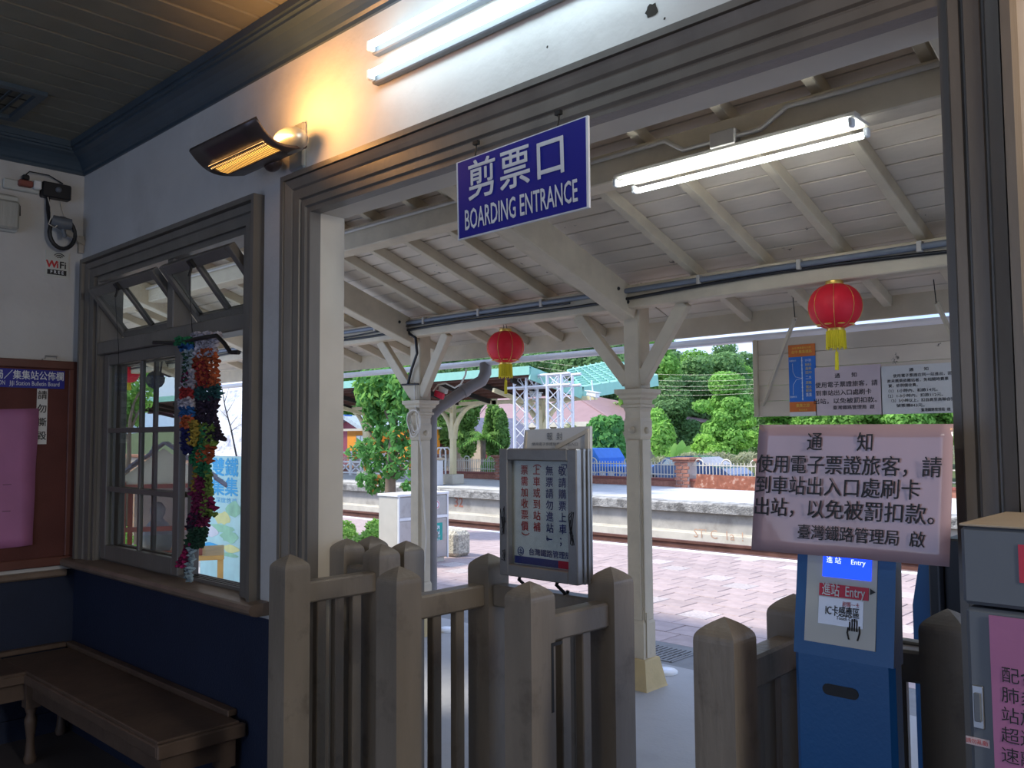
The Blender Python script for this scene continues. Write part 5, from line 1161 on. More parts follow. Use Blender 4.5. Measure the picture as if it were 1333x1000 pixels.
mobj('foliage', leaf_mesh('foliage', bl_, 1100, .11, 22, K['gmid'], .8, .5), wt_)
bush = thing('garden_bush', 'small green bush at the foot of the brick wall, behind the left window panes', 'bush', tuple(at(165, 720, 3.3)))
w1 = at(163, 722, 3.3); mobj('foliage', leaf_mesh('foliage', [(0, 0, 0, .4, .3, .35), (.4, 0, -.1, .3, .3, .3), (-.5, 0, 0, .4, .3, .4)], 1500, .07, 23, K['gmid'], .8, .5), bush)
# lantern + dark lamp near window (seen through the first pane)
lw = at(166, 484, 2.62); t = thing('red_lantern', 'red cloth lantern seen through the top left window pane', 'lantern', tuple(lw))
b = MB(); b.lathe([(.03, -.14), (.10, -.12), (.15, -.04), (.158, .02), (.13, .09), (.06, .135), (.03, .14)], lw, 24); b.build('shade', K['lred'], t)
b = MB(); b.lathe([(.045, -.14), (.047, -.23), (.03, -.23)], lw, 16); b.build('fringe', K['tass'], t)
b = MB(); b.tube([lw+Z1*.13, Vector((lw.x, 2.62, 2.41))], .003, 4); b.build('hanging_wire', K['iron'], t)
sp_ = thing('horn_speaker', 'dark horn speaker under the canopy, seen through the top right window pane', 'speaker', tuple(at(213, 500, 2.4)))
b = MB(); c_ = at(207, 500, 2.4); b.tube([c_, c_+Vector((.10, -.06, .02)), c_+Vector((.22, -.14, .03))], [.03, .05, .10], 12); b.build('horn', K['black'], sp_)
b = MB(); b.tube([c_, Vector((c_.x, 2.45, rz_(2.45)+.06))], .012, 6); b.build('bracket', K['black'], sp_)
# ================================================================== FAR PLATFORM CANOPY (butterfly roof)
xg = at(690, 482, 15.6).x; yA, zA = 15.6, at(690, 482, 15.6).z; pv = atx(758, 508, xg); pr_ = atx(856, 492, xg)
fc = thing('far_canopy', 'teal roofed butterfly canopy with brown rafters standing on the far platform', 'canopy', (xg-8, pv.y, .03))
xl = -44.; zF = zA
for (ya, za, yb3, zb3, nm) in ((yA, zF, pv.y, pv.z, 'front_roof'), (pv.y, pv.z, pr_.y, pr_.z, 'rear_roof')):
    b = MB(); n = 3; sh = .11; b.add([(xl, ya, za+.06), (xg, ya, za+.06), (xg, yb3, zb3+.06), (xl, yb3, zb3+.06), (xl, ya, za+.02), (xg, ya, za+.02), (xg, yb3, zb3+.02), (xl, yb3, zb3+.02)], [(0, 1, 2, 3), (7, 6, 5, 4), (0, 4, 5, 1), (1, 5, 6, 2), (2, 6, 7, 3), (3, 7, 4, 0)]); b.build(nm, K['teal'], fc)
    # standing seams
    for k in range(16):
        f = k/15; b = MB(); y_, z_ = ya+(yb3-ya)*f, za+(zb3-za)*f; b.box(xl, xg, y_-.015, y_+.015, z_+.06, z_+.085); b.build('seam', K['teal'], fc)
    b = MB(); b.beam((xg, ya, za-.08), (xg, yb3, zb3-.08), .05, .36); b.build('end_fascia', K['teal'], fc)
    nn3 = 7
    for k in range(nn3):
        f = (k+.5)/nn3; b = MB(); b.box(xl, xg-.1, ya+(yb3-ya)*f-.06, ya+(yb3-ya)*f+.06, za+(zb3-za)*f-.14, za+(zb3-za)*f+.0); b.build('roof_beam', K['brown'], fc)
b = MB(); b.box(xl, xg, yA-.03, yA+.02, zF-.12, zF+.12); b.build('front_fascia', K['teal'], fc)
hA, hB = Vector((xg+.02, pv.y, pv.z+.10)), Vector((xg+.02, pr_.y, pr_.z+.10)); hC, hD = at(802, 468, pr_.y+1.2), at(738, 481, pv.y+1.4)
b = MB(); b.slab([hA, hB, hC, hD], .05); b.build('hip_slope', K['teal'], fc)
for k in range(1, 9):
    f = k/9; b = MB(); b.beam(hA.lerp(hB, f)+Z1*.02, hD.lerp(hC, f)+Z1*.02, .03, .03); b.beam(hA.lerp(hD, f)+Z1*.02, hB.lerp(hC, f)+Z1*.02, .03, .03); b.build('roof_batten', K['teal'], fc)
for k in range(18):
    xx = xg-.8-1.5*k; b = MB(); b.beam((xx, yA+.1, zF-.22), (xx, pv.y, pv.z-.22), .09, .14); b.build('rafter', K['gap'], fc)
yc2 = pv.y
for k, px_ in enumerate((706, 590, 477)):
    base = at(px_, 618, yc2); xx = base.x
    t = thing('platform_column', ('pale yellow steel column with curved arms, behind the aluminium truss', 'pale yellow steel column with curved arms and a square foot, right of the downpipe', 'pale yellow steel column with curved arms, behind the near leafy tree')[k], 'column', (xx, yc2, .03))
    b = MB(); b.box(xx-.09, xx+.09, yc2-.09, yc2+.09, .03, pv.z-.2, .02); b.build('shaft', K['ycol'], t)
    b = MB(); b.box(xx-.26, xx+.26, yc2-.26, yc2+.26, .03, .36, .02); b.build('foot', K['cream'], t)
    for sg in (-1, 1):
        pts = [Vector((xx+sg*(.06+1.25*(1-math.cos(a))), yc2, 1.55+1.15*math.sin(a))) for a in [PI/2*j/8 for j in range(9)]]
        b = MB(); b.tube(pts, [.11, .10, .09, .085, .08, .075, .07, .065, .06], 8); b.build('curved_arm', K['ycol'], t)
        b = MB(); b.beam((xx, yc2, pv.z-.5), (xx, yc2+sg*2.1, pv.z+.0), .08, .12); b.build('cross_arm', K['ycol'], t)
    b = MB(); b.box(xx-2.1, xx+2.1, yc2-.06, yc2+.06, pv.z-.3, pv.z-.18); b.build('beam', K['ycol'], t)
# ================================================================== ALUMINIUM TRUSS GATE
Yt2 = 15.9
tg = thing('truss_frame', 'silver aluminium lattice truss frame with two towers on the far platform', 'truss', tuple(at(710, 618, Yt2)))
zT = at(700, 489, Yt2).z
def trusst(xa_, xb_, ya, yb3):
    for x_ in (xa_, xb_):
        for y_ in (ya, yb3):
            b = MB(); b.tube([(x_, y_, .03), (x_, y_, zT)], .045, 8); b.build('tower_tube', K['alu'], tg)
    b = MB(); n = 9; h = (zT-.1)/n
    for k in range(n):
        z0, z1 = .1+k*h, .1+(k+1)*h
        for (p, q_) in (((xa_, ya), (xb_, ya)), ((xb_, ya), (xb_, yb3)), ((xb_, yb3), (xa_, yb3)), ((xa_, yb3), (xa_, ya))):
            b.tube([(*p, z0 if k % 2 else z1), (*q_, z1 if k % 2 else z0)], .016, 4, caps=False)
    o = b.build('lattice', K['alu'], tg); o['kind'] = 'stuff'
xt0 = at(670, 560, Yt2).x; xt1 = at(684, 560, Yt2).x; xt2 = at(713, 560, Yt2).x; xt3 = at(730, 560, Yt2).x
trusst(xt0, xt1+.05, Yt2, Yt2+.45); trusst(xt2, xt3+.05, Yt2, Yt2+.45)
b = MB()
for y_ in (Yt2, Yt2+.45):
    for z_ in (zT, zT-.3): b.tube([(xt0-.3, y_, z_), (xt3+.35, y_, z_)], .04, 6)
n = 9
for k in range(n):
    xq = xt0+(xt3-xt0)*k/n; xw_ = xt0+(xt3-xt0)*(k+1)/n
    b.tube([(xq, Yt2, zT if k % 2 else zT-.3), (xw_, Yt2, zT-.3 if k % 2 else zT)], .015, 4, caps=False); b.tube([(xq, Yt2, zT), (xw_, Yt2+.45, zT)], .015, 4, caps=False)
o = b.build('top_truss', K['alu'], tg); o['kind'] = 'stuff'
for k, (px_, py_, Y_, lb) in enumerate(((697, 513, 16.6, 'white security camera hung under the far canopy between the truss towers'), (772, 513, 17.6, 'white security camera hung under the green roof corner'))):
    p = at(px_, py_, Y_); t = thing('security_camera', lb, 'camera', tuple(p)); b = MB(); b.beam(p+Vector((-.22, .05, .03)), p+Vector((.24, -.08, -.06)), .14, .13, c=.02); b.build('body', K['ltub'], t)
    b = MB(); b.beam(p+Vector((-.26, .05, .11)), p+Vector((.28, -.09, .02)), .17, .02); b.build('sun_shield', K['ltub'], t); b = MB(); b.tube([p, p+Vector((-.08, .05, .40))], .02, 6); b.tube([p+Vector((-.1, 0, 0)), p+Vector((-.1, 0, -.18))], .015, 5); b.build('mount', K['ltub'], t)
lb_ = thing('far_litter_bin', 'pale metal litter bin on the far platform left of the yellow column foot', 'bin', tuple(at(518, 620, 17)))
p = at(578, 618, 17.0); p = at(576, 622, 16.9)
xx = at(576-2, 620, 16.9).x-.55; b = MB(); b.box(xx-.45, xx+.45, 16.6, 17.1, .03, .86, .02); b.build('cabinet', K['alu'], lb_); b = MB(); b.box(xx-.5, xx+.5, 16.55, 17.15, .86, .93, .02); b.build('lid', K['hwall'], lb_); b = MB(); b.box(xx-.35, xx-.05, 16.59, 16.61, .15, .75); b.build('door', K['banner'], lb_)
# ================================================================== BOUNDARY FENCE
YF = 21.0
pier_px = (566, 655, 893, 1000, 1100)
pxs = [at(p, 620, YF).x for p in (882, 905)]
piers = [at(p, 615, YF).x for p in (470, 563, 656, 750, 893, 1003, 1110, 1215)]
fz = thing('boundary_fence', 'reddish brick and pale iron fence with arched tops behind the far platform', 'fence', (-20, YF, 0))
b = MB(); b.box(-46, 2, YF-.12, YF+.12, .0, .22); b.build('base_wall', K['brick'], fz)
b = MB(); b.box(-46, 2, YF-.16, YF+.16, .22, .29, .01); b.build('base_coping', K['woodr'], fz)
pm = None; bk = None; cpm = None
for i, xx in enumerate(piers):
    b = MB(); b.box(xx-.22, xx+.22, YF-.22, YF+.22, 0, .80); b.build('pier_core', K['mort'], fz)
    b = MB(); b.box(xx-.30, xx+.30, YF-.30, YF+.30, .80, .86, .015); b.box(xx-.35, xx+.35, YF-.35, YF+.35, .86, .93, .015); b.build('pier_cap', K['brick'], fz)
    if i < 2: continue
    for row in range(7):
        for q_ in range(2):
            off = (-.12, .12)[q_]+(.03 if row % 2 else -.03)
            if bk is None: b = MB(); b.obox((0, 0, 0), (.21, .05, .092), None, .006); bk = b.build('brick', K['brick'], fz, world=False); bk.location = (xx+20+off, -.225, .06+row*.112)
            else: copyp(bk, fz, (xx+20+off, -.225+random.uniform(-.006, .006), .06+row*.112))
# railing
bar = None; cnt = 0; b = MB()
for z_ in (.40, .70): b.box(-46, 2, YF-.015, YF+.015, z_-.014, z_+.014)
b.build('fence_rail', K['cream'], fz)
for k in range(230):
    xx = -10.2-k*.115
    if any(abs(xx-p) < .25 for p in piers): continue
    if bar is None: b = MB(); b.box(-.010, .010, -.010, .010, .29, .78); bar = b.build('picket', K['cream'], fz, world=False); bar.location = (xx+20, 0, 0)
    else: copyp(bar, fz, (xx+20, 0, 0))
ar = None
for i in range(len(piers)-1):
    for k in range(3):
        xx = piers[i]+(piers[i+1]-piers[i])*(k+.5)/3
        if ar is None:
            b = MB(); b.tube([(.16*math.cos(a), 0, .72+.16*math.sin(a)) for a in [-.3+(PI+.6)*j/12 for j in range(13)]], .022, 5); ar = b.build('arched_top', K['cream'], fz, world=False); ar.location = (xx+20, 0, 0)
        else: copyp(ar, fz, (xx+20, 0, 0))
rp_ = thing('rusty_plate', 'rusty red-brown steel plate leaning along the fence between two brick piers', 'panel', tuple(at(945, 628, YF-.4)))
c4 = [at(904, 635, YF-.45), at(990, 640, YF-.45), at(990, 621, YF-.38), at(907, 617, YF-.38)]; b = MB(); b.slab(c4, .02); b.build('plate', K['rust'], rp_)
# car and blue truck behind the fence
hd_ = thing('blue_truck', 'bright blue truck with white characters on its side board, parked behind the fence', 'truck', tuple(at(790, 620, 23.5)))
Yb_ = 23.2; p0, p1 = at(757, 625, Yb_), at(836, 625, Yb_)
b = MB(); b.box(p0.x-3, p1.x, Yb_, Yb_+1.8, -.15, .52, .03); b.build('side_board', K['hoard'], hd_)
b = MB(); pc_ = at(763, 600, Yb_); b.prism([(pc_.x-1.2, .5), (pc_.x+.6, .5), (pc_.x+.5, .8), (pc_.x+.25, 1.15), (pc_.x-1.2, 1.15)], Yb_+.1, Yb_+1.7, 1); b.build('cab', K['hoard'], hd_)
b = MB(); b.box(pc_.x-.7, pc_.x+.2, Yb_+.09, Yb_+.11, .75, 1.05); b.build('cab_window', K['carg'], hd_)
text('台 電 電 力', K['letter'], hd_, at(790, 618, Yb_-.01), X1, Z1, .24, bold=.03, fit=at(812, 618, Yb_).x-at(768, 618, Yb_).x)
for wx in (p0.x+.1, p1.x-.6):
    b = MB(); b.lathe([(.3, -.08), (.3, .08)], (wx, Yb_-.02, -.12), 16, ax=Matrix.Rotation(PI/2, 3, 'X')); b.build('wheel', K['black'], hd_)
cr = thing('car', 'dark blue car with pale windows parked behind the fence left of the brick pier', 'car', tuple(at(860, 625, 24)))
Yc = 23.6; X = lambda px_: at(px_, 615, Yc).x; x0 = X(833)
poly = [(x0, -.1), (x0+.05, .35), (X(846), .46), (X(856), .62), (X(866), .84), (X(884), .90), (X(905), .86), (X(922), .60), (X(940), .50), (X(950), .3), (X(950), -.1)]
b = MB(); b.prism(poly, Yc, Yc+1.6, 1); b.build('body', K['carb'], cr)
b = MB(); b.prism([(X(861), .57), (X(869), .79), (X(883), .84), (X(884), .57)], Yc-.012, Yc, 1); b.prism([(X(887), .57), (X(887), .84), (X(903), .80), (X(915), .57)], Yc-.012, Yc, 1); b.build('side_window', K['carg'], cr)
for wx in (X(845)+.1, X(930)):
    b = MB(); b.lathe([(.32, -.08), (.32, .08)], (wx, Yc-.02, -.05), 18, ax=Matrix.Rotation(PI/2, 3, 'X')); b.build('wheel', K['black'], cr)
# ground beyond
b = MB(); b.add([(-160, 22.5, -.3), (60, 22.5, -.3), (60, 30, -.3), (-160, 30, -.3)], [(0, 1, 2, 3)]); struct(b.build('street', K['plat']))
b = MB(); b.add([(-220, 30, -.3), (90, 30, -.3), (90, 60, .4), (-220, 60, .4), (90, 130, 7), (-220, 130, 7)], [(0, 1, 2, 3), (3, 2, 4, 5)]); struct(b.build('hillside', K['soil']))
b = MB(); b.box(-14, -9, TH, 3.84, -.13, -.001); b.box(-34, -14, TH-3, 3.84, -.13, -.001); struct(b.build('station_yard', K['floor']))
# ================================================================== HOUSES
def gable(t, x0, x1, y0, y1, zw, zr, wall, roof, ov=.35, ax='x'):
    b = MB(); b.box(x0, x1, y0, y1, -.3, zw); 
    if ax == 'y': b.prism([(x0, zw), (x1, zw), ((x0+x1)/2, zr)], y0, y1, 1)
    b.build('walls', wall, t)
    return b
hs = thing('pink_roof_house', 'house with a large dusty pink hipped roof behind the fence and truss', 'house', tuple(at(700, 600, 36)))
Yh = 33.; pa = at(612, 549, Yh); pb_ = at(800, 553, Yh); ze = (pa.z+pb_.z)/2+.02; xa_, xb_ = pa.x, pb_.x; r1 = at(645, 511, Yh+5); dep = 11
r2_ = at(735, 519, Yh+5)
b = MB(); v = [(xa_, Yh, ze), (xb_, Yh, ze), (xb_, Yh+dep, ze), (xa_, Yh+dep, ze), (r1.x, Yh+5.2, r1.z), (r2_.x, Yh+5.2, r1.z-.1)]
b.add(v, [(0, 1, 5, 4), (1, 2, 5), (2, 3, 4, 5), (3, 0, 4), (3, 2, 1, 0)]); b.build('roof', K['rpink'], hs)
b = MB(); b.beam(v[0], v[4], .16, .1); b.build('hip_ridge', K['rpink'], hs); b = MB(); b.beam(v[4], v[5], .16, .1); b.build('ridge', K['rpink'], hs); b = MB(); b.beam(v[1], v[5], .16, .1); b.build('hip_ridge', K['rpink'], hs)
b = MB(); b.box(xa_+.8, xb_-.8, Yh+.8, Yh+dep-.8, -.3, ze); b.build('walls', K['hwall'], hs)
b = MB(); b.box(xa_, xb_, Yh-.05, Yh+.02, ze-.25, ze); b.build('eave_board', K['cream'], hs)
for px_ in (625, 648, 672, 740, 765):
    p = at(px_, 590, Yh+.75); b = MB(); b.box(p.x-.5, p.x+.5, Yh+.74, Yh+.82, .6, 1.7); w_ = b.build('window', K['gap'], hs)
gh = thing('small_gable_house', 'small maroon and white gabled house behind the fence, right of the downpipe', 'house', tuple(at(575, 600, 27)))
Yg = 26.5; a_, c_, d_ = at(560, 592, Yg), at(595, 555, Yg), at(650, 590, Yg); 
b = MB(); b.prism([(at(568, 600, Yg).x, -.3), (at(650, 600, Yg).x, -.3), (at(650, 600, Yg).x, at(640, 590, Yg).z), (at(607, 560, Yg).x, at(607, 553, Yg).z), (at(568, 600, Yg).x, at(568, 588, Yg).z)], Yg, Yg+3, 1); b.build('walls', K['hwall'], gh)
b = MB(); b.beam(at(556, 588, Yg-.3)+Vector((0, 1.5, 0)), at(607, 545, Yg-.3)+Vector((0, 1.5, 0)), 3.6, .12, up=(0, 0, 1)); b.build('roof_slope', K['maroon'], gh)
b = MB(); b.beam(at(607, 545, Yg-.3)+Vector((0, 1.5, 0)), at(664, 594, Yg-.3)+Vector((0, 1.5, 0)), 3.6, .12, up=(0, 0, 1)); b.build('roof_slope', K['slate'], gh)
b = MB(); p = at(638, 605, Yg-.02); b.box(p.x-.35, p.x+.35, Yg-.04, Yg, -.3, .95); b.build('door', K['maroon'], gh)
b = MB(); p = at(575, 605, Yg-.02); b.box(p.x-.6, p.x+.6, Yg-.04, Yg, .2, .8); b.build('window', K['carg'], gh)
ok_ = thing('orange_booth', 'bright orange kiosk with a dark window left of the leafy tree, beyond the far platform', 'kiosk', tuple(at(465, 600, 24)))
Yo = 23.5; X = lambda px_: at(px_, 600, Yo).x; Zp = lambda py_: at(465, py_, Yo).z
b = MB(); b.box(X(452), X(478), Yo, Yo+2, -.3, Zp(561)); b.build('walls', K['orange'], ok_)
b = MB(); b.box(X(448), X(479), Yo-.15, Yo+2.1, Zp(561), Zp(558)); b.build('roof', K['cream'], ok_)
b = MB(); b.box(X(464), X(476), Yo-.03, Yo, Zp(583), Zp(567)); w_ = b.build('window', K['slate'], ok_); b = MB(); b.box(X(465), X(469.5), Yo-.04, Yo-.03, Zp(582), Zp(568)); b.build('pane', K['carg'], w_); b = MB(); b.box(X(470.5), X(475), Yo-.04, Yo-.03, Zp(582), Zp(568)); b.build('pane', K['carg'], w_)
o2 = thing('orange_booth', 'second orange kiosk partly hidden behind the leafy tree, right of the first', 'kiosk', tuple(at(520, 600, 24)))
b = MB(); b.box(X(508), X(530), Yo+.3, Yo+2, -.3, Zp(560)); b.build('walls', K['orange'], o2); b = MB(); b.box(X(506), X(532), Yo+.2, Yo+2.1, Zp(560), Zp(557)); b.build('roof', K['cream'], o2)
mh = thing('maroon_gable_house', 'maroon house with pale blue-grey gable edge behind the orange kiosk', 'house', tuple(at(455, 570, 28)))
Ym = 27.; X = lambda px_: at(px_, 600, Ym).x; Zp = lambda py_: at(455, py_, Ym).z
b = MB(); b.prism([(X(430), -.3), (X(478), -.3), (X(478), Zp(562)), (X(454), Zp(546)), (X(430), Zp(562))], Ym, Ym+5, 1); b.build('walls', K['maroon'], mh)
for s_, e_ in ((454, 484), (454, 424)):
    b = MB(); b.beam(Vector((X(s_), Ym+2.3, Zp(543))), Vector((X(e_), Ym+2.3, Zp(563))), 5.4, .22); b.build('roof_slope', M('pale_slate_paint', (.35, .42, .45), .6, bump=0) if s_ == 454 and e_ == 484 else K['slate'], mh)
b = MB(); b.box(X(454)-.15, X(454)+.15, Ym-.4, Ym+.1, Zp(545), Zp(540)); b.build('finial', K['hoard'], mh)
yw_ = thing('yellow_wall_house', 'pale yellow walled house behind the orange kiosks and leafy tree', 'house', tuple(at(500, 570, 29)))
Ym = 29.5; b = MB(); b.box(at(476, 600, Ym).x, at(505, 600, Ym).x, Ym, Ym+4, -.3, at(490, 553, Ym).z); b.build('walls', K['ycol'], yw_); b = MB(); b.box(at(474, 600, Ym).x, at(508, 600, Ym).x, Ym-.3, Ym+4.3, at(490, 553, Ym).z, at(490, 549, Ym).z); b.build('roof', K['cream'], yw_)
# white cross fence left
wf_ = thing('white_fence', 'white timber fence with crossed braces at the back of the far platform, left', 'fence', tuple(at(460, 610, 20)))
Yx = 19.8; xx0 = at(430, 600, Yx).x; xx1 = at(530, 600, Yx).x; n = 7; st_ = (xx1-xx0)/n
for k in range(n+1): b = MB(); b.box(xx0+k*st_-.05, xx0+k*st_+.05, Yx-.04, Yx+.04, .03, 1.05); b.build('post', K['white'], wf_)
for z_ in (.15, .6, 1.0): b = MB(); b.box(xx0, xx1, Yx-.03, Yx+.03, z_-.035, z_+.035); b.build('rail', K['white'], wf_)
for k in range(n):
    for (za, zb_) in ((.15, .6), (.6, .15)): b = MB(); b.beam((xx0+k*st_, Yx, za), (xx0+(k+1)*st_, Yx, zb_), .03, .05); b.build('cross_brace', K['white'], wf_)
hr = thing('hand_rail', 'white tubular hand rail on the far platform right of the downpipe', 'railing', tuple(at(580, 610, 18.5)))
Yx = 18.6
for a_, c_ in ((568, 580), (573, 586)):
    b = MB(); pa, pb_ = at(a_, 600, Yx), at(c_, 600, Yx); zt_ = at(575, 583, Yx).z; b.tube([(pa.x, Yx, .03), (pa.x, Yx, zt_-.1), (pa.x+.1, Yx, zt_), (pb_.x-.1, Yx, zt_), (pb_.x, Yx, zt_-.1), (pb_.x, Yx, .03)], .03, 6); b.build('rail_loop', K['white'], hr)
# ================================================================== PLANTS BEYOND THE FENCE
def plant(name, label, cat, px_, py_, Y_, blobs, n, size, mat, seed, trunk=None, flat=.7, asp=.5, group=None, k_=None):
    base = at(px_, py_, Y_); base = Vector((base.x, Y_, -.3)); t = thing(name, label, cat, tuple(base), 0, group); bl = []
    for (x_, y_, rx, ry) in blobs:
        p = at(x_, y_, Y_); s_ = (p-CAMPOS).dot(FW)/F; bl.append((*(p-base), rx*s_, (rx+ry)/2*s_, ry*s_))
    if trunk:
        b = MB(); p = at(trunk[0], trunk[1], Y_); b.tube([base, base.lerp(p, .5)+Vector((.05, 0, 0)), p], [trunk[2], trunk[2]*.8, trunk[2]*.5], 8); b.build('trunk', K['bark'], t)
    mobj('foliage', leaf_mesh('foliage', bl, n, size, seed, K[mat], flat, asp, .3), t); return t
plant('conifer', 'tall green conifer right behind the left arm of the yellow column', 'tree', 606, 618, 24.5, [(606, 540, 9, 26), (600, 528, 6, 22), (613, 535, 6, 24), (608, 575, 9, 22), (598, 560, 7, 24)], 3500, .22, 'gcon', 31, (606, 560, .12))
plant('conifer', 'slender pointed conifer, taller of the pair in front of the pink roof', 'tree', 642, 618, 24.2, [(641, 545, 4, 22), (641, 565, 7, 26), (644, 585, 8, 16)], 2600, .2, 'gcon', 32, (642, 570, .1))
plant('conifer', 'slender pointed conifer, right one of the pair in front of the pink roof', 'tree', 653, 618, 24.2, [(652, 552, 4, 20), (653, 572, 6, 22), (650, 592, 7, 14), (646, 543, 3, 15)], 2600, .2, 'gcon', 33, (653, 575, .1))
plant('conifer', 'green conifer left of the yellow column behind the downpipe', 'tree', 578, 618, 26, [(577, 535, 9, 30), (570, 550, 9, 26), (583, 560, 8, 25)], 3000, .24, 'gcon', 34, (577, 560, .12))
pl = thing('palm_tree', 'palm tree with drooping blue-green fronds behind the fence', 'palm', tuple(Vector((at(629, 618, 23.5).x, 23.5, -.3))))
pb0 = Vector((at(629, 618, 23.5).x, 23.5, -.3)); pt = at(629, 571, 23.5); b = MB(); b.tube([pb0, pb0.lerp(pt, .5), pt], [.14, .11, .12], 8); b.build('trunk', K['bark'], pl)
rg = random.Random(6)
for k in range(16):
    a = 2*PI*k/16+rg.uniform(-.15, .15); el_ = rg.uniform(.1, 1.1); L_ = rg.uniform(.9, 1.25); pts = []
    for j in range(6):
        s_ = j/5*L_; pts.append(pt+Vector((math.cos(a)*s_*math.cos(el_*.7), math.sin(a)*s_*math.cos(el_*.7), s_*math.sin(el_)-s_*s_*.55)))
    b = MB(); 
    for j in range(1, 6):
        d = (pts[j]-pts[j-1]).normalized(); side = d.cross(Z1).normalized()
        for sg in (-1, 1):
            for q_ in (0, .5):
                c0 = pts[j-1].lerp(pts[j], q_); w_ = .34*(1-.12*j); tip = c0+side*sg*w_+d*.12-Z1*.12; b.add([c0-d*.03, c0+d*.03, tip], [(0, 1, 2)])
    b.tube(pts, .012, 4, caps=False); b.build('frond', K['gmid' if k % 2 else 'gcon'], pl)
plant('round_bush', 'dense dark green rounded bush left of the central column, behind the blue truck', 'bush', 785, 618, 25.5, [(783, 560, 20, 18), (775, 575, 16, 18), (795, 575, 17, 20), (800, 555, 12, 14), (785, 590, 24, 14), (806, 590, 10, 16)], 7000, .24, 'gtree', 35, None, .5, .6)
plant('shrub', 'pale green shrub inside the fence in front of the small gable house', 'shrub', 645, 618, 22.2, [(640, 603, 11, 8), (652, 605, 9, 7), (633, 608, 8, 6), (642, 615, 12, 9)], 1600, .14, 'ghedge', 36, (642, 605, .04))
plant('weeping_tree', 'light green slender tree right of centre in front of the forest', 'tree', 955, 618, 31, [(952, 525, 9, 8), (945, 538, 14, 7), (965, 536, 13, 7), (940, 552, 13, 7), (960, 552, 17, 7), (975, 550, 10, 6), (950, 566, 20, 6), (975, 566, 13, 6), (962, 578, 18, 6)], 5200, .26, 'glite', 37, (953, 530, .06), .6, .45)
plant('shrub', 'bright green shrub under the forest, left of the slender light green tree', 'shrub', 918, 618, 30, [(918, 575, 13, 8), (910, 585, 12, 9), (928, 586, 11, 10)], 2500, .22, 'glite', 38)
plant('shrub', 'bright yellow-green bush seen right beside the central column', 'shrub', 865, 618, 29, [(862, 570, 15, 26), (855, 548, 12, 16), (872, 590, 14, 12)], 4000, .24, 'ghedge', 39)
plant('shrub', 'yellow flowered shrub beneath the green roof corner', 'shrub', 745, 618, 27, [(743, 560, 9, 9), (750, 570, 9, 8), (746, 590, 10, 16), (746, 612, 10, 14)], 1800, .2, 'gpale', 40, (746, 575, .06))
plant('tall_grass', 'dry pale tall grass along the fence in front of the forest', 'grass', 940, 618, 27, [(900, 598, 22, 8), (935, 598, 24, 9), (975, 598, 24, 9), (1010, 600, 30, 10), (860, 602, 16, 7), (1060, 596, 40, 12), (1130, 592, 50, 14), (1200, 590, 50, 14)], 7000, .28, 'gpale', 41, None, .9, .16)['kind'] = 'stuff'
ba = thing('banana_plant', 'banana plant with broad light green leaves behind the fence near the brick pier', 'plant', tuple(Vector((at(885, 618, 27.5).x, 27.5, -.3))))
b0 = Vector((at(885, 618, 27.5).x, 27.5, -.3)); 
for tx, ty, w_ in ((878, 577, .22), (888, 573, .2), (897, 580, .22), (873, 590, .2), (902, 588, .18), (884, 585, .2)):
    tip = at(tx, ty, 27.4); mid = b0.lerp(tip, .6)+Vector((0, 0, .25)); d = (tip-mid).normalized(); sd = d.cross(Vector(FW)).normalized(); b = MB(); n = 8; vs = []
    for j in range(n+1):
        t_ = j/n; p = (b0*(1-t_)**2+mid*2*t_*(1-t_)+tip*t_*t_); ww = w_*max(0, math.sin(PI*min(1, max(0, (t_-.3)/.7))))+.015; vs += [p-sd*ww+Z1*.0, p+Vector((0, -.03, 0)), p+sd*ww]
    b.add(vs, [f for j in range(n) for f in ((3*j, 3*j+1, 3*j+4, 3*j+3), (3*j+1, 3*j+2, 3*j+5, 3*j+4))], True); b.build('leaf', K['ghedge'], ba)
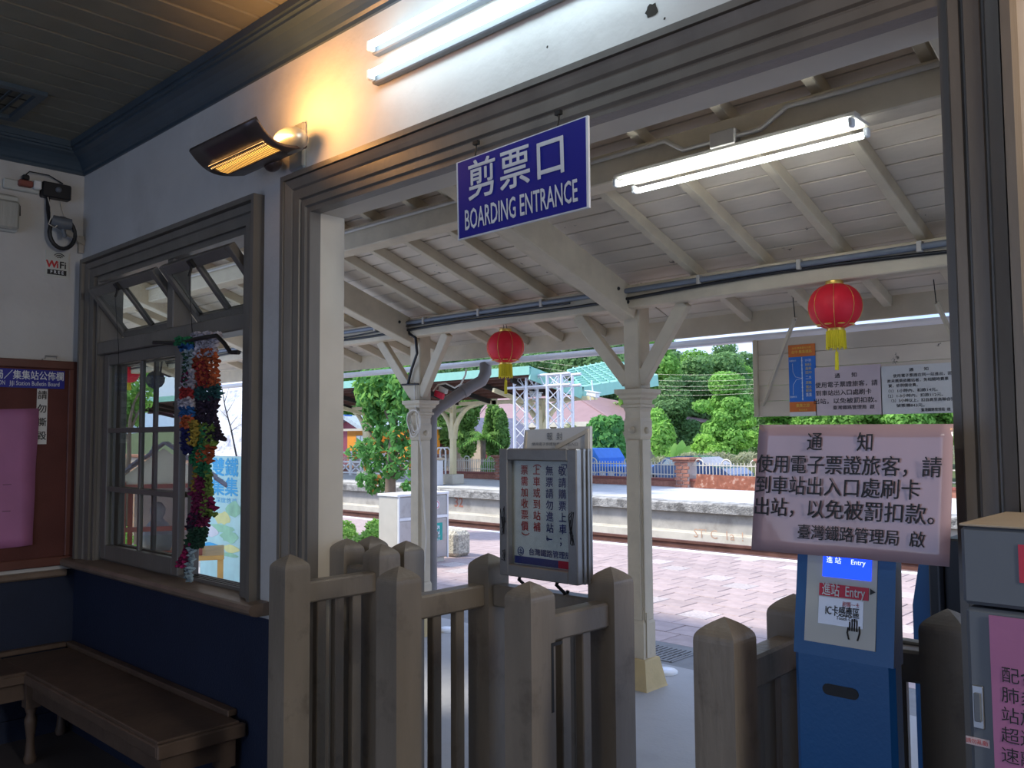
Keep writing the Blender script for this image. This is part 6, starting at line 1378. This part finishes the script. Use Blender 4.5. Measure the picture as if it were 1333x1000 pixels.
# forest trees
rs = np.random.RandomState(11); crowns = []
for v_ in range(5):
    bl = []
    for k in range(34):
        a = rs.uniform(0, 2*PI); r_ = rs.uniform(.0, 2.1); z_ = rs.uniform(1.4, 7.6); r_ *= max(.25, 1-abs(z_-3.8)/4.6); q_ = rs.uniform(.55, 1.15)
        bl.append((r_*math.cos(a), r_*math.sin(a), z_, q_, q_, q_*.75))
    crowns.append(leaf_mesh('foliage', bl, 15000, .27, 50+v_, K['gdark'] if v_ < 3 else K['gmid'], .45, .6))
b = MB(); b.tube([(0, 0, 0), (.05, 0, 2), (0, .05, 5.5)], [.22, .17, .07], 7); trk = b.build('trunk', K['bark'], None); tme = trk.data; bpy.data.objects.remove(trk)
rnd = random.Random(21); k = 0
rows = [(34, 440, 1290, 62, .62, 4), (42, 430, 1290, 52, .95, 3), (54, 430, 1290, 44, 1.22, 0), (68, 430, 1280, 40, 1.45, 0)]
for (Y_, xa_, xb_, dx, sc, lo) in rows:
    x_ = xa_+rnd.uniform(0, 20)
    while x_ < xb_:
        yy_ = Y_+rnd.uniform(-3, 3); p = at(x_, 580, yy_); gz = -.3 if yy_ < 30 else (-.3+(yy_-30)*.0233 if yy_ < 60 else .4+(yy_-60)*.0943)
        s_ = sc*rnd.uniform(.85, 1.12)
        if Y_ == 34 and (x_ < 820): x_ += dx; continue
        if Y_ == 42 and x_ < 690: x_ += dx; continue
        if Y_ in (54, 68): s_ *= (1.0 if x_ < 800 else .86 if x_ < 880 else .70 if x_ < 1000 else .66)
        if Y_ == 42: s_ *= (.95 if x_ < 860 else .80)
        t = thing('forest_tree', 'leafy green tree in the dense woods beyond the fence', 'tree', (p.x, yy_, gz), rnd.uniform(0, 6), 'forest trees beyond the fence')
        vi = rnd.choice((3, 4, 3, 0) if Y_ <= 34 else (0, 1, 2, 3) if Y_ <= 42 else (0, 1, 2, 0, 4))
        mobj('foliage', crowns[vi], t, (0, 0, 0), (s_*1.15, s_*1.15, s_)); mobj('trunk', tme, t, (0, 0, 0), (s_, s_, s_))
        x_ += dx*rnd.uniform(.8, 1.2)
# power lines
for k, (ya, yb3) in enumerate(((470, 477), (478, 485), (486, 491), (490, 497), (498, 502))):
    pa, pb_ = at(700, ya, 30), at(1100, yb3, 30); n = 12
    b = MB(); b.tube([pa.lerp(pb_, j/n)-Z1*(.5*math.sin(PI*j/n)) for j in range(n+1)], .006, 4); tag(b.build('power_line', K['steelb']), 'thin grey power line stretched before the forest, number %s from the top' % ('one', 'two', 'three', 'four', 'five')[k], 'cable')
